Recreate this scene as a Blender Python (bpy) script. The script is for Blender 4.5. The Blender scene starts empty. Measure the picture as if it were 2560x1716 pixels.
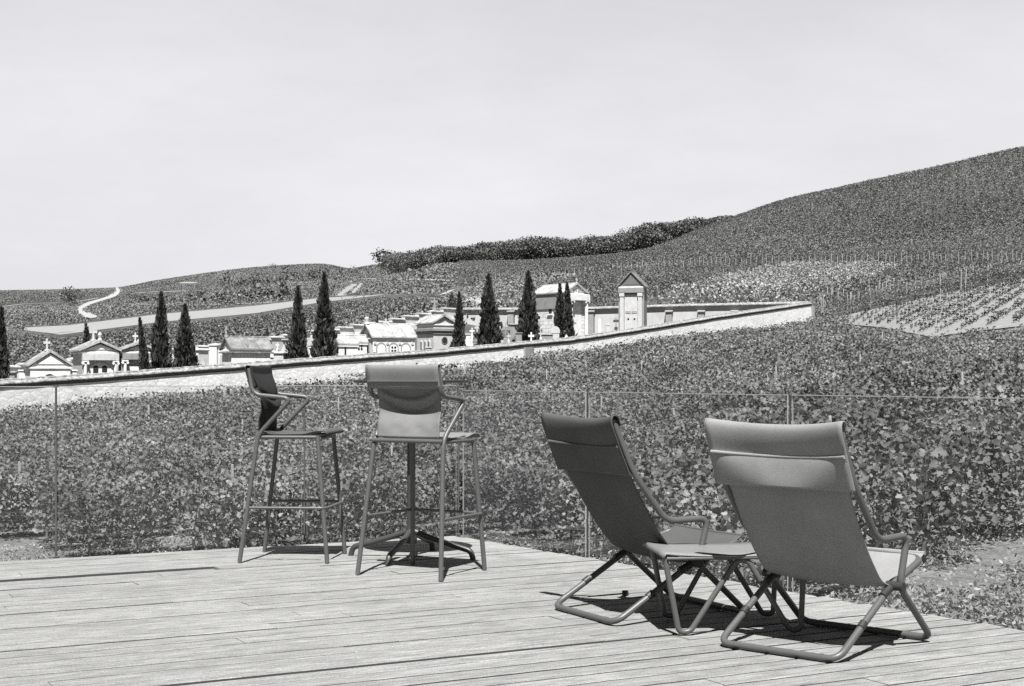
import bpy, math, random
import numpy as np
from mathutils import Vector, Matrix

SC = bpy.context.scene
COL = SC.collection
R = math.radians
random.seed(7)
rng = np.random.default_rng(11)

# ------------------------------------------------------------------ camera
F = 3700.0            # focal length in photo pixels (photo 2560 wide)
HZ = 940.0            # horizon line of the photo
CH = 1.12             # eye height above the deck
cam_d = bpy.data.cameras.new('camera')
cam = bpy.data.objects.new('camera', cam_d)
COL.objects.link(cam)
cam.location = (0, 0, CH)
cam.rotation_euler = (R(90), 0, 0)
cam_d.sensor_width = 36.0
cam_d.lens = F / 2560.0 * 36.0
cam_d.shift_y = (HZ - 858.0) / 2560.0
cam_d.clip_start = 0.1
cam_d.clip_end = 20000.0
SC.camera = cam

# ------------------------------------------------------------------ world, sun, exposure
SUN_EL, SUN_AZ = 60.0, 0.0        # light travels towards +Y (sun behind the camera)
SKY_STRENGTH = 0.0635
world = bpy.data.worlds.new('World')
SC.world = world
world.use_nodes = True
wn, wl = world.node_tree.nodes, world.node_tree.links
wn.clear()
w_out = wn.new('ShaderNodeOutputWorld')
w_bg = wn.new('ShaderNodeBackground')
w_bg.inputs['Strength'].default_value = SKY_STRENGTH
sky = wn.new('ShaderNodeTexSky')
sky.sky_type = 'NISHITA'
sky.sun_disc = False
sky.sun_elevation = R(SUN_EL)
sky.sun_rotation = R(180)
sky.air_density = 1.0
sky.dust_density = 2.5
bw = wn.new('ShaderNodeRGBToBW')
gam = wn.new('ShaderNodeMath'); gam.operation = 'POWER'; gam.inputs[1].default_value = 0.32
mul = wn.new('ShaderNodeMath'); mul.operation = 'MULTIPLY'; mul.inputs[1].default_value = 4.2
tcw = wn.new('ShaderNodeTexCoord')
mpw = wn.new('ShaderNodeMapping'); mpw.inputs['Scale'].default_value = (1.6, 1.6, 5.0)
mpw.inputs['Rotation'].default_value = (0, R(7), 0)
nzw = wn.new('ShaderNodeTexNoise'); nzw.inputs['Scale'].default_value = 2.2
nzw.inputs['Detail'].default_value = 7; nzw.inputs['Roughness'].default_value = 0.62
rmw = wn.new('ShaderNodeMapRange')
rmw.inputs['From Min'].default_value = 0.42; rmw.inputs['From Max'].default_value = 0.78
rmw.inputs['To Min'].default_value = 0.99; rmw.inputs['To Max'].default_value = 1.12
mul2 = wn.new('ShaderNodeMath'); mul2.operation = 'MULTIPLY'
tint = wn.new('ShaderNodeMixRGB'); tint.blend_type = 'MULTIPLY'; tint.inputs['Fac'].default_value = 1.0
tint.inputs['Color2'].default_value = (0.985, 0.985, 1.02, 1)
wl.new(sky.outputs[0], bw.inputs[0])
wl.new(bw.outputs[0], gam.inputs[0])
wl.new(gam.outputs[0], mul.inputs[0])
wl.new(tcw.outputs['Generated'], mpw.inputs[0])
wl.new(mpw.outputs[0], nzw.inputs['Vector'])
wl.new(nzw.outputs[0], rmw.inputs[0])
wl.new(mul.outputs[0], mul2.inputs[0]); wl.new(rmw.outputs[0], mul2.inputs[1])
sxw = wn.new('ShaderNodeSeparateXYZ')
wl.new(tcw.outputs['Generated'], sxw.inputs[0])
elv = wn.new('ShaderNodeMapRange'); elv.interpolation_type = 'SMOOTHSTEP'
elv.inputs['From Min'].default_value = 0.17; elv.inputs['From Max'].default_value = 0.72
elv.inputs['To Min'].default_value = 1.0; elv.inputs['To Max'].default_value = 0.28
wl.new(sxw.outputs['Z'], elv.inputs[0])
azf = wn.new('ShaderNodeMapRange')
azf.inputs['From Min'].default_value = 0.2; azf.inputs['From Max'].default_value = 0.9
azf.inputs['To Min'].default_value = 0.26; azf.inputs['To Max'].default_value = 1.0
wl.new(sxw.outputs['Y'], azf.inputs[0])
mx_ = wn.new('ShaderNodeMath'); mx_.operation = 'MULTIPLY'
wl.new(elv.outputs[0], mx_.inputs[0]); wl.new(azf.outputs[0], mx_.inputs[1])
mul3 = wn.new('ShaderNodeMath'); mul3.operation = 'MULTIPLY'
wl.new(mul2.outputs[0], mul3.inputs[0]); wl.new(mx_.outputs[0], mul3.inputs[1])
wl.new(mul3.outputs[0], tint.inputs['Color1'])
wl.new(tint.outputs[0], w_bg.inputs[0])
wl.new(w_bg.outputs[0], w_out.inputs[0])

sun_d = bpy.data.lights.new('sun', 'SUN')
sun_d.energy = 5.0
sun_d.angle = R(0.53)
sun_d.color = (1.0, 0.995, 0.985)
sun = bpy.data.objects.new('sun', sun_d)
COL.objects.link(sun)
sun.rotation_euler = (R(90 - SUN_EL), 0, R(SUN_AZ))
sun.location = (0, -20, 40)

SC.view_settings.view_transform = 'Standard'
SC.view_settings.look = 'None'
SC.view_settings.exposure = 1.0
SC.view_settings.gamma = 1.0
SC.render.engine = 'CYCLES'
SC.cycles.use_denoising = False
SC.cycles.max_bounces = 6
SC.cycles.transparent_max_bounces = 12
SC.cycles.diffuse_bounces = 3
SC.cycles.sample_clamp_indirect = 8.0


# ------------------------------------------------------------------ helpers
def G(x, y, z=0.0):
    """world point of photo pixel (x, y) lying at height z"""
    D = F * (CH - z) / (y - HZ)
    return ((x - 1280.0) / F * D, D, z)


def P(x, y, D):
    return ((x - 1280.0) / F * D, D, CH - (y - HZ) / F * D)


def zpx(y, D):
    return CH - (y - HZ) / F * D


def setprops(o, label=None, cat=None, group=None, kind=None):
    if label: o['label'] = label
    if cat: o['category'] = cat
    if group: o['group'] = group
    if kind: o['kind'] = kind
    return o


def empty(name, loc=(0, 0, 0), rz=0.0, **kw):
    o = bpy.data.objects.new(name, None)
    COL.objects.link(o)
    o.location = loc
    o.rotation_euler = (0, 0, rz)
    o.empty_display_size = 0.2
    return setprops(o, **kw)


def link_mesh(name, me, mat=None, parent=None, loc=None, **kw):
    o = bpy.data.objects.new(name, me)
    COL.objects.link(o)
    if parent is not None: o.parent = parent
    if loc is not None: o.location = loc
    if mat is not None and not me.materials:
        for m in (mat if isinstance(mat, (list, tuple)) else [mat]): me.materials.append(m)
    return setprops(o, **kw)


def fast_mesh(name, verts, faces_flat, n_per, smooth=False, mi=None):
    """verts (N,3), faces_flat (M,n_per) ints"""
    me = bpy.data.meshes.new(name)
    verts = np.asarray(verts, dtype=np.float32)
    faces = np.asarray(faces_flat, dtype=np.int32)
    me.vertices.add(len(verts))
    me.vertices.foreach_set('co', verts.ravel())
    me.loops.add(faces.size)
    me.loops.foreach_set('vertex_index', faces.ravel())
    me.polygons.add(len(faces))
    me.polygons.foreach_set('loop_start', np.arange(0, faces.size, n_per, dtype=np.int32))
    me.polygons.foreach_set('loop_total', np.full(len(faces), n_per, dtype=np.int32))
    if smooth: me.polygons.foreach_set('use_smooth', np.ones(len(faces), dtype=bool))
    if mi is not None: me.polygons.foreach_set('material_index', np.asarray(mi, dtype=np.int32))
    me.update(calc_edges=True)
    return me


class MB:
    def __init__(s):
        s.v, s.f, s.sm, s.mi = [], [], [], []
        s.cur = 0
        s.M = None

    def add(s, vs, fs, smooth=False):
        b = len(s.v)
        if s.M is not None:
            vs = [tuple(s.M @ Vector(v)) for v in vs]
        s.v += [tuple(v) for v in vs]
        for f in fs:
            s.f.append([b + i for i in f]); s.sm.append(smooth); s.mi.append(s.cur)
        return s

    def box(s, x0, x1, y0, y1, z0, z1, bev=0.0):
        if bev <= 0:
            vs = [(x, y, z) for z in (z0, z1) for y in (y0, y1) for x in (x0, x1)]
            return s.add(vs, [(0, 2, 3, 1), (4, 5, 7, 6), (0, 1, 5, 4), (2, 6, 7, 3), (0, 4, 6, 2), (1, 3, 7, 5)])
        b = bev
        # chamfered top and bottom rims
        ring = lambda i, z: [(x0 + i, y0 + i, z), (x1 - i, y0 + i, z), (x1 - i, y1 - i, z), (x0 + i, y1 - i, z)]
        vs = ring(b, z0) + ring(0, z0 + b) + ring(0, z1 - b) + ring(b, z1)
        fs = [(3, 2, 1, 0), (12, 13, 14, 15)]
        for r in range(3):
            for k in range(4):
                fs.append((r * 4 + k, r * 4 + (k + 1) % 4, r * 4 + 4 + (k + 1) % 4, r * 4 + 4 + k))
        return s.add(vs, fs)

    def prism(s, poly, y0, y1):
        """polygon in xz, extruded along y (poly counter-clockwise seen from -y)"""
        n = len(poly)
        vs = [(x, y0, z) for x, z in poly] + [(x, y1, z) for x, z in poly]
        fs = [tuple(range(n)), tuple(range(2 * n - 1, n - 1, -1))]
        for k in range(n):
            fs.append((k, n + k, n + (k + 1) % n, (k + 1) % n))
        return s.add(vs, fs)

    def prism_x(s, poly, x0, x1):
        n = len(poly)
        vs = [(x0, y, z) for y, z in poly] + [(x1, y, z) for y, z in poly]
        fs = [tuple(range(n - 1, -1, -1)), tuple(range(n, 2 * n))]
        for k in range(n):
            fs.append((k, (k + 1) % n, n + (k + 1) % n, n + k))
        return s.add(vs, fs)

    def cyl(s, cx, cy, z0, z1, r0, r1=None, n=12, cap=True):
        r1 = r0 if r1 is None else r1
        vs = []
        for z, r in ((z0, r0), (z1, r1)):
            vs += [(cx + r * math.cos(2 * math.pi * k / n), cy + r * math.sin(2 * math.pi * k / n), z) for k in range(n)]
        s.add(vs, [(k, (k + 1) % n, n + (k + 1) % n, n + k) for k in range(n)], True)
        if cap: s.add(vs, [tuple(range(n - 1, -1, -1)), tuple(range(n, 2 * n))])
        return s

    def tube(s, pts, r, n=10, closed=False, caps=True, r_end=None):
        pts = [Vector(p) for p in pts]
        m = len(pts)
        tang = []
        for i in range(m):
            if closed:
                t = pts[(i + 1) % m] - pts[i - 1]
            else:
                t = pts[min(i + 1, m - 1)] - pts[max(i - 1, 0)]
            tang.append(t.normalized())
        t0 = tang[0]
        up = Vector((0, 0, 1)) if abs(t0.z) < 0.9 else Vector((1, 0, 0))
        nrm = (up - t0 * up.dot(t0)).normalized()
        vs = []
        for i in range(m):
            t = tang[i]
            nrm = (nrm - t * nrm.dot(t)).normalized()
            bi = t.cross(nrm)
            rr = r if r_end is None else r + (r_end - r) * i / (m - 1)
            for k in range(n):
                a = 2 * math.pi * k / n
                vs.append(pts[i] + nrm * (rr * math.cos(a)) + bi * (rr * math.sin(a)))
        fs = []
        segs = m if closed else m - 1
        for i in range(segs):
            j = (i + 1) % m
            for k in range(n):
                fs.append((i * n + k, i * n + (k + 1) % n, j * n + (k + 1) % n, j * n + k))
        s.add(vs, fs, True)
        if caps and not closed:
            s.add([vs[k] for k in range(n)], [tuple(range(n - 1, -1, -1))])
            s.add([vs[(m - 1) * n + k] for k in range(n)], [tuple(range(n))])
        return s

    def grid(s, pts, smooth=True, flip=False):
        """pts[i][j] -> surface"""
        a, b = len(pts), len(pts[0])
        vs = [p for row in pts for p in row]
        fs = []
        for i in range(a - 1):
            for j in range(b - 1):
                f = (i * b + j, i * b + j + 1, (i + 1) * b + j + 1, (i + 1) * b + j)
                fs.append(f[::-1] if flip else f)
        return s.add(vs, fs, smooth)

    def build(s, name, mat, parent=None, loc=None, solid=0.0, **kw):
        me = bpy.data.meshes.new(name)
        me.from_pydata(s.v, [], s.f)
        me.polygons.foreach_set('use_smooth', s.sm)
        me.polygons.foreach_set('material_index', s.mi)
        me.update()
        o = link_mesh(name, me, mat, parent, loc, **kw)
        if solid:
            md = o.modifiers.new('thickness', 'SOLIDIFY'); md.thickness = solid; md.offset = 0
        return o


def fillet(pts, r, seg=6):
    pts = [Vector(p) for p in pts]
    out = [pts[0]]
    for i in range(1, len(pts) - 1):
        a, b, c = pts[i - 1], pts[i], pts[i + 1]
        u, v = (a - b), (c - b)
        lu, lv = u.length, v.length
        u.normalize(); v.normalize()
        d = min(r, lu * 0.48, lv * 0.48)
        p0, p1 = b + u * d, b + v * d
        for k in range(seg + 1):
            t = k / seg
            out.append((1 - t) ** 2 * p0 + 2 * t * (1 - t) * b + t * t * p1)
    out.append(pts[-1])
    return out


# ------------------------------------------------------------------ materials
def new_mat(name):
    m = bpy.data.materials.new(name)
    m.use_nodes = True
    nt = m.node_tree
    nt.nodes.clear()
    out = nt.nodes.new('ShaderNodeOutputMaterial')
    b = nt.nodes.new('ShaderNodeBsdfPrincipled')
    nt.links.new(b.outputs[0], out.inputs[0])
    return m, nt, b, out


def noise(nt, scale, detail=6, rough=0.6, vec=None, coord='Object', mscale=None, rot=None):
    n = nt.nodes.new('ShaderNodeTexNoise')
    n.inputs['Scale'].default_value = scale
    n.inputs['Detail'].default_value = detail
    n.inputs['Roughness'].default_value = rough
    if vec is None:
        tc = nt.nodes.new('ShaderNodeTexCoord')
        vec = tc.outputs[coord]
    if mscale is not None or rot is not None:
        mp = nt.nodes.new('ShaderNodeMapping')
        if mscale is not None: mp.inputs['Scale'].default_value = mscale
        if rot is not None: mp.inputs['Rotation'].default_value = rot
        nt.links.new(vec, mp.inputs[0]); vec = mp.outputs[0]
    nt.links.new(vec, n.inputs['Vector'])
    return n.outputs[0]


def ramp(nt, val, stops):
    r = nt.nodes.new('ShaderNodeValToRGB')
    while len(r.color_ramp.elements) > 1: r.color_ramp.elements.remove(r.color_ramp.elements[-1])
    for i, (p, c) in enumerate(stops):
        e = r.color_ramp.elements[0] if i == 0 else r.color_ramp.elements.new(p)
        e.position = p
        e.color = (c, c, c * 0.985, 1) if not isinstance(c, tuple) else (*c, 1)
    nt.links.new(val, r.inputs[0])
    return r.outputs[0]


def mix(nt, a, b, fac, mode='MIX'):
    m = nt.nodes.new('ShaderNodeMixRGB'); m.blend_type = mode
    for sock, v in ((m.inputs[0], fac), (m.inputs[1], a), (m.inputs[2], b)):
        if isinstance(v, (int, float)):
            sock.default_value = v if sock.type == 'VALUE' else (v, v, v, 1)
        elif isinstance(v, tuple): sock.default_value = v
        else: nt.links.new(v, sock)
    return m.outputs[0]


def mapr(nt, v, a, b, c, d):
    m = nt.nodes.new('ShaderNodeMapRange')
    m.inputs[1].default_value, m.inputs[2].default_value = a, b
    m.inputs[3].default_value, m.inputs[4].default_value = c, d
    nt.links.new(v, m.inputs[0])
    return m.outputs[0]


def bump(nt, b, h, strength=0.3, dist=0.02):
    bp = nt.nodes.new('ShaderNodeBump')
    bp.inputs['Strength'].default_value = strength
    bp.inputs['Distance'].default_value = dist
    nt.links.new(h, bp.inputs['Height'])
    nt.links.new(bp.outputs[0], b.inputs['Normal'])


def simple_mat(name, c, rough=0.7, var=0.15, nscale=8.0, metallic=0.0, bmp=0.15, spec=0.5):
    m, nt, b, out = new_mat(name)
    n = noise(nt, nscale, 8, 0.65)
    nt.links.new(ramp(nt, n, [(0.25, c * (1 - var)), (0.75, c * (1 + var))]), b.inputs['Base Color'])
    b.inputs['Roughness'].default_value = rough
    b.inputs['Metallic'].default_value = metallic
    b.inputs['Specular IOR Level'].default_value = spec
    if bmp: bump(nt, b, n, bmp, 0.01)
    return m


def leaf_mat(name, lo, hi, rough=0.5, patch_scale=0.25, patch=(0.75, 1.35), trans=0.25, spec=0.5):
    m, nt, b, out = new_mat(name)
    geo = nt.nodes.new('ShaderNodeNewGeometry')
    ri = geo.outputs['Random Per Island']
    c = ramp(nt, ri, [(0.0, lo), (0.6, (lo + hi) / 2.2), (1.0, hi)])
    n = noise(nt, patch_scale, 4, 0.6, vec=geo.outputs['Position'])
    f = mapr(nt, n, 0.36, 0.64, patch[0], patch[1])
    c2 = mix(nt, c, f, 1.0, 'MULTIPLY')
    nt.links.new(c2, b.inputs['Base Color'])
    b.inputs['Roughness'].default_value = rough
    b.inputs['Specular IOR Level'].default_value = spec
    if trans > 0:
        tr = nt.nodes.new('ShaderNodeBsdfTranslucent')
        nt.links.new(c2, tr.inputs[0])
        ms = nt.nodes.new('ShaderNodeMixShader'); ms.inputs[0].default_value = trans
        nt.links.new(b.outputs[0], ms.inputs[1]); nt.links.new(tr.outputs[0], ms.inputs[2])
        nt.links.new(ms.outputs[0], out.inputs[0])
    return m


def deck_mat():
    m, nt, b, out = new_mat('weathered_wood')
    geo = nt.nodes.new('ShaderNodeNewGeometry')
    rot = (0, 0, -R(28.5))
    g1 = noise(nt, 1.0, 9, 0.7, mscale=(7, 80, 80), coord='Object')
    g2 = noise(nt, 1.0, 6, 0.65, mscale=(2.2, 16, 16), coord='Object')
    g3 = noise(nt, 0.55, 4, 0.6, coord='Object')
    base = ramp(nt, g1, [(0.28, 0.09), (0.42, 0.18), (0.58, 0.26), (0.76, 0.42)])
    c = mix(nt, base, ramp(nt, geo.outputs['Random Per Island'], [(0.0, 0.92), (0.5, 0.99), (1.0, 1.06)]), 1.0, 'MULTIPLY')
    c = mix(nt, c, mapr(nt, g2, 0.3, 0.7, 0.78, 1.2), 1.0, 'MULTIPLY')
    c = mix(nt, c, mapr(nt, g3, 0.3, 0.7, 0.9, 1.1), 1.0, 'MULTIPLY')
    dirt = noise(nt, 1.0, 5, 0.75, mscale=(5, 30, 30), coord='Object')
    c = mix(nt, c, 0.09, mapr(nt, dirt, 0.60, 0.76, 0.0, 0.6))
    fine = noise(nt, 140.0, 3, 0.8, coord='Object')
    c = mix(nt, c, mapr(nt, fine, 0.3, 0.7, 0.62, 1.42), 1.0, 'MULTIPLY')
    nt.links.new(c, b.inputs['Base Color'])
    b.inputs['Roughness'].default_value = 0.85
    b.inputs['Specular IOR Level'].default_value = 0.25
    bump(nt, b, g1, 0.55, 0.006)
    return m


def fabric_mat(name, c, trans=0.06):
    m, nt, b, out = new_mat(name)
    tc = nt.nodes.new('ShaderNodeTexCoord')
    wv = noise(nt, 260.0, 2, 0.5, vec=tc.outputs['Object'])
    n2 = noise(nt, 5.0, 5, 0.6, vec=tc.outputs['Object'])
    col = mix(nt, ramp(nt, wv, [(0.3, c * 0.86), (0.7, c * 1.12)]), mapr(nt, n2, 0.3, 0.7, 0.9, 1.08), 1.0, 'MULTIPLY')
    nt.links.new(col, b.inputs['Base Color'])
    b.inputs['Roughness'].default_value = 0.75
    b.inputs['Specular IOR Level'].default_value = 0.12
    b.inputs['Sheen Weight'].default_value = 0.0
    bump(nt, b, wv, 0.25, 0.002)
    if trans:
        tr = nt.nodes.new('ShaderNodeBsdfTranslucent')
        nt.links.new(col, tr.inputs[0])
        ms = nt.nodes.new('ShaderNodeMixShader'); ms.inputs[0].default_value = trans
        nt.links.new(b.outputs[0], ms.inputs[1]); nt.links.new(tr.outputs[0], ms.inputs[2])
        nt.links.new(ms.outputs[0], out.inputs[0])
    return m


def rubble_mat(name='rubble_stone', light=0.86, scale=4.2, joint=0.45, jw=0.045):
    m, nt, b, out = new_mat(name)
    tc = nt.nodes.new('ShaderNodeTexCoord')
    mp = nt.nodes.new('ShaderNodeMapping'); mp.inputs['Scale'].default_value = (0.8, 0.8, 1.5)
    wob = nt.nodes.new('ShaderNodeTexNoise'); wob.inputs['Scale'].default_value = 3.0
    nt.links.new(tc.outputs['Object'], wob.inputs['Vector'])
    add = nt.nodes.new('ShaderNodeVectorMath'); add.operation = 'MULTIPLY_ADD'
    nt.links.new(wob.outputs['Color'], add.inputs[0]); add.inputs[1].default_value = (0.18, 0.18, 0.18)
    nt.links.new(tc.outputs['Object'], add.inputs[2])
    nt.links.new(add.outputs[0], mp.inputs[0])
    v = nt.nodes.new('ShaderNodeTexVoronoi'); v.feature = 'DISTANCE_TO_EDGE'; v.inputs['Scale'].default_value = scale
    v2 = nt.nodes.new('ShaderNodeTexVoronoi'); v2.feature = 'F1'; v2.inputs['Scale'].default_value = scale
    nt.links.new(mp.outputs[0], v.inputs['Vector']); nt.links.new(mp.outputs[0], v2.inputs['Vector'])
    sep = nt.nodes.new('ShaderNodeRGBToBW'); nt.links.new(v2.outputs['Color'], sep.inputs[0])
    stone = ramp(nt, sep.outputs[0], [(0.1, light * 0.85), (0.5, light), (0.9, min(0.95, light * 1.08))])
    c = mix(nt, stone, joint, mapr(nt, v.outputs[0], 0.0, jw, 0.75, 0.0))
    n = noise(nt, 1.3, 7, 0.7, vec=tc.outputs['Object'])
    c = mix(nt, c, mapr(nt, n, 0.35, 0.7, 1.0, 0.86), 1.0, 'MULTIPLY')
    nt.links.new(c, b.inputs['Base Color'])
    b.inputs['Roughness'].default_value = 0.9
    b.inputs['Specular IOR Level'].default_value = 0.2
    bump(nt, b, v.outputs[0], 0.35, 0.03)
    return m


def stone_mat(name, c, stain=0.5, courses=0.0, scale=2.5):
    """weathered stone with dark lichen stains, optional course joints"""
    m, nt, b, out = new_mat(name)
    tc = nt.nodes.new('ShaderNodeTexCoord')
    n1 = noise(nt, scale, 8, 0.7, vec=tc.outputs['Object'])
    n2 = noise(nt, 1.0, 7, 0.72, vec=tc.outputs['Object'], mscale=(6, 6, 1.6))
    col = ramp(nt, n1, [(0.3, c * 0.84), (0.7, min(0.9, c * 1.1))])
    col = mix(nt, col, c * 0.33, mapr(nt, n2, 0.54, 0.76, 0.0, stain))
    if courses:
        br = nt.nodes.new('ShaderNodeTexBrick')
        br.inputs['Scale'].default_value = 1.0
        br.inputs['Brick Width'].default_value = courses * 2.2
        br.inputs['Row Height'].default_value = courses
        br.inputs['Mortar Size'].default_value = courses * 0.05
        br.inputs['Color1'].default_value = (1, 1, 1, 1); br.inputs['Color2'].default_value = (0.86, 0.86, 0.86, 1)
        br.inputs['Mortar'].default_value = (0.35, 0.35, 0.35, 1)
        sx = nt.nodes.new('ShaderNodeSeparateXYZ'); nt.links.new(tc.outputs['Object'], sx.inputs[0])
        ad = nt.nodes.new('ShaderNodeMath'); ad.operation = 'ADD'
        nt.links.new(sx.outputs[0], ad.inputs[0]); nt.links.new(sx.outputs[1], ad.inputs[1])
        cx = nt.nodes.new('ShaderNodeCombineXYZ')
        nt.links.new(ad.outputs[0], cx.inputs[0]); nt.links.new(sx.outputs[2], cx.inputs[1])
        nt.links.new(cx.outputs[0], br.inputs['Vector'])
        col = mix(nt, col, br.outputs[0], 1.0, 'MULTIPLY')
    nt.links.new(col, b.inputs['Base Color'])
    b.inputs['Roughness'].default_value = 0.88
    b.inputs['Specular IOR Level'].default_value = 0.2
    bump(nt, b, n1, 0.3, 0.02)
    return m


def tile_mat(name, c, sc=0.16, contrast=0.5):
    m, nt, b, out = new_mat(name)
    tc = nt.nodes.new('ShaderNodeTexCoord')
    v = nt.nodes.new('ShaderNodeTexVoronoi'); v.inputs['Scale'].default_value = 1.0 / sc
    nt.links.new(tc.outputs['Object'], v.inputs['Vector'])
    s = nt.nodes.new('ShaderNodeRGBToBW'); nt.links.new(v.outputs['Color'], s.inputs[0])
    n = noise(nt, 9.0, 6, 0.7, vec=tc.outputs['Object'])
    col = mix(nt, ramp(nt, s.outputs[0], [(0.0, c * (1 - contrast)), (1.0, c * (1 + contrast))]),
              mapr(nt, n, 0.3, 0.7, 0.7, 1.25), 1.0, 'MULTIPLY')
    nt.links.new(col, b.inputs['Base Color'])
    b.inputs['Roughness'].default_value = 0.85
    bump(nt, b, s.outputs[0], 0.4, 0.03)
    return m


def ground_mat():
    m, nt, b, out = new_mat('ground_earth')
    geo = nt.nodes.new('ShaderNodeNewGeometry')
    pos = geo.outputs['Position']
    at = nt.nodes.new('ShaderNodeAttribute'); at.attribute_name = 'veg'
    n0 = noise(nt, 9.0, 8, 0.75, vec=pos)
    n1 = noise(nt, 1.2, 8, 0.7, vec=pos)
    n2 = noise(nt, 0.02, 4, 0.5, vec=pos)
    n3 = noise(nt, 0.45, 9, 0.8, vec=pos)
    soil = mix(nt, ramp(nt, n0, [(0.3, 0.08), (0.5, 0.155), (0.7, 0.25)]), mapr(nt, n1, 0.3, 0.7, 0.6, 1.25), 1.0, 'MULTIPLY')
    veg = mix(nt, ramp(nt, n3, [(0.36, 0.03), (0.5, 0.065), (0.62, 0.13)]), mapr(nt, n2, 0.35, 0.65, 0.78, 1.2), 1.0, 'MULTIPLY')
    c = mix(nt, soil, veg, at.outputs['Fac'])
    nt.links.new(c, b.inputs['Base Color'])
    b.inputs['Roughness'].default_value = 0.95
    b.inputs['Specular IOR Level'].default_value = 0.1
    bump(nt, b, n0, 0.6, 0.05)
    return m


M = {}
M['deck'] = deck_mat()
M['under'] = simple_mat('joist_wood_and_gap_shade', 0.055, 0.9)
M['board'] = simple_mat('pale_new_board', 0.33, 0.8, 0.1, 14)
M['tube'] = simple_mat('powder_coated_tube', 0.085, 0.42, 0.07, 30, 0.0, 0.05)
M['tube_dark'] = simple_mat('dark_powder_coated_tube', 0.045, 0.42, 0.07, 30, 0.0, 0.05)
M['clamp'] = simple_mat('black_plastic_clamp', 0.03, 0.5)
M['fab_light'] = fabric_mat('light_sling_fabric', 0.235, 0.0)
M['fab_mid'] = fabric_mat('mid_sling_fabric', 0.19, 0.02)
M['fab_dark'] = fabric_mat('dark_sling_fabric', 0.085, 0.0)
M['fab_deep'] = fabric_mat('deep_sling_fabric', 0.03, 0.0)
M['tabletop'] = simple_mat('painted_tabletop', 0.12, 0.5)
M['tray'] = simple_mat('painted_tray', 0.17, 0.5, 0.08, 20)
M['steel'] = simple_mat('railing_steel', 0.14, 0.35, 0.1, 20, 0.6)
M['steel_dark'] = simple_mat('dark_railing_steel', 0.05, 0.4, 0.1, 20, 0.4)
M['vine'] = leaf_mat('vine_leaf', 0.11, 0.24, 0.6, 0.33, (0.66, 1.5), 0.3, 0.3)
M['vine_far'] = leaf_mat('vine_leaf_distant', 0.08, 0.18, 0.55, 0.03, (0.8, 1.2), 0.15)
M['vine_hill'] = leaf_mat('vine_leaf_hill', 0.12, 0.21, 0.6, 0.012, (0.75, 1.25), 0.1)
M['vine_pale'] = leaf_mat('vine_leaf_pale', 0.15, 0.40, 0.5, 0.1, (0.85, 1.15), 0.2)
M['weed'] = leaf_mat('weed_leaf', 0.12, 0.34, 0.6, 0.8, (0.8, 1.2), 0.2)
M['cypress'] = leaf_mat('cypress_leaf', 0.018, 0.11, 0.6, 1.0, (0.8, 1.2), 0.05, 0.3)
M['wood_leaf'] = leaf_mat('woodland_leaf', 0.04, 0.19, 0.6, 0.12, (0.6, 1.35), 0.1, 0.3)
M['bark'] = simple_mat('bark', 0.10, 0.9, 0.4, 12)
M['stake'] = simple_mat('weathered_stake', 0.34, 0.8, 0.2, 10)
M['rubble'] = rubble_mat()
M['coping'] = tile_mat('coping_tile', 0.25, 0.11, 0.55)
M['course'] = stone_mat('coping_course_stone', 0.15, 0.3, 0, 6)
M['render'] = stone_mat('pale_wall_render', 0.46, 0.35, 0, 1.2)
M['stone'] = stone_mat('pale_tomb_stone', 0.50, 0.65, 0, 3.0)
M['stone_white'] = stone_mat('white_tomb_stone', 0.68, 0.5, 0, 3.0)
M['stone_grey'] = stone_mat('grey_tomb_stone', 0.26, 0.6, 0, 3.0)
M['stone_course'] = stone_mat('coursed_tomb_stone', 0.70, 0.3, 0.24)
M['brick'] = stone_mat('pier_brick', 0.34, 0.3, 0.075)
M['slate'] = tile_mat('tomb_roof_slab', 0.36, 0.3, 0.3)
M['slate_dark'] = tile_mat('tomb_roof_tile_dark', 0.18, 0.22, 0.35)
M['hole'] = simple_mat('dark_opening', 0.012, 0.8, 0.1, 5, 0, 0)
M['iron'] = simple_mat('wrought_iron', 0.05, 0.6)
M['ground'] = ground_mat()
M['path'] = simple_mat('chalk_path', 0.30, 0.95, 0.2, 1.2)
M['bare'] = simple_mat('bare_chalk_soil', 0.23, 0.95, 0.25, 0.9)
M['plot'] = simple_mat('pale_plot_soil', 0.20, 0.95, 0.18, 1.5)
M['bank'] = simple_mat('dry_grass_bank', 0.34, 0.95, 0.55, 0.8)


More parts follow.
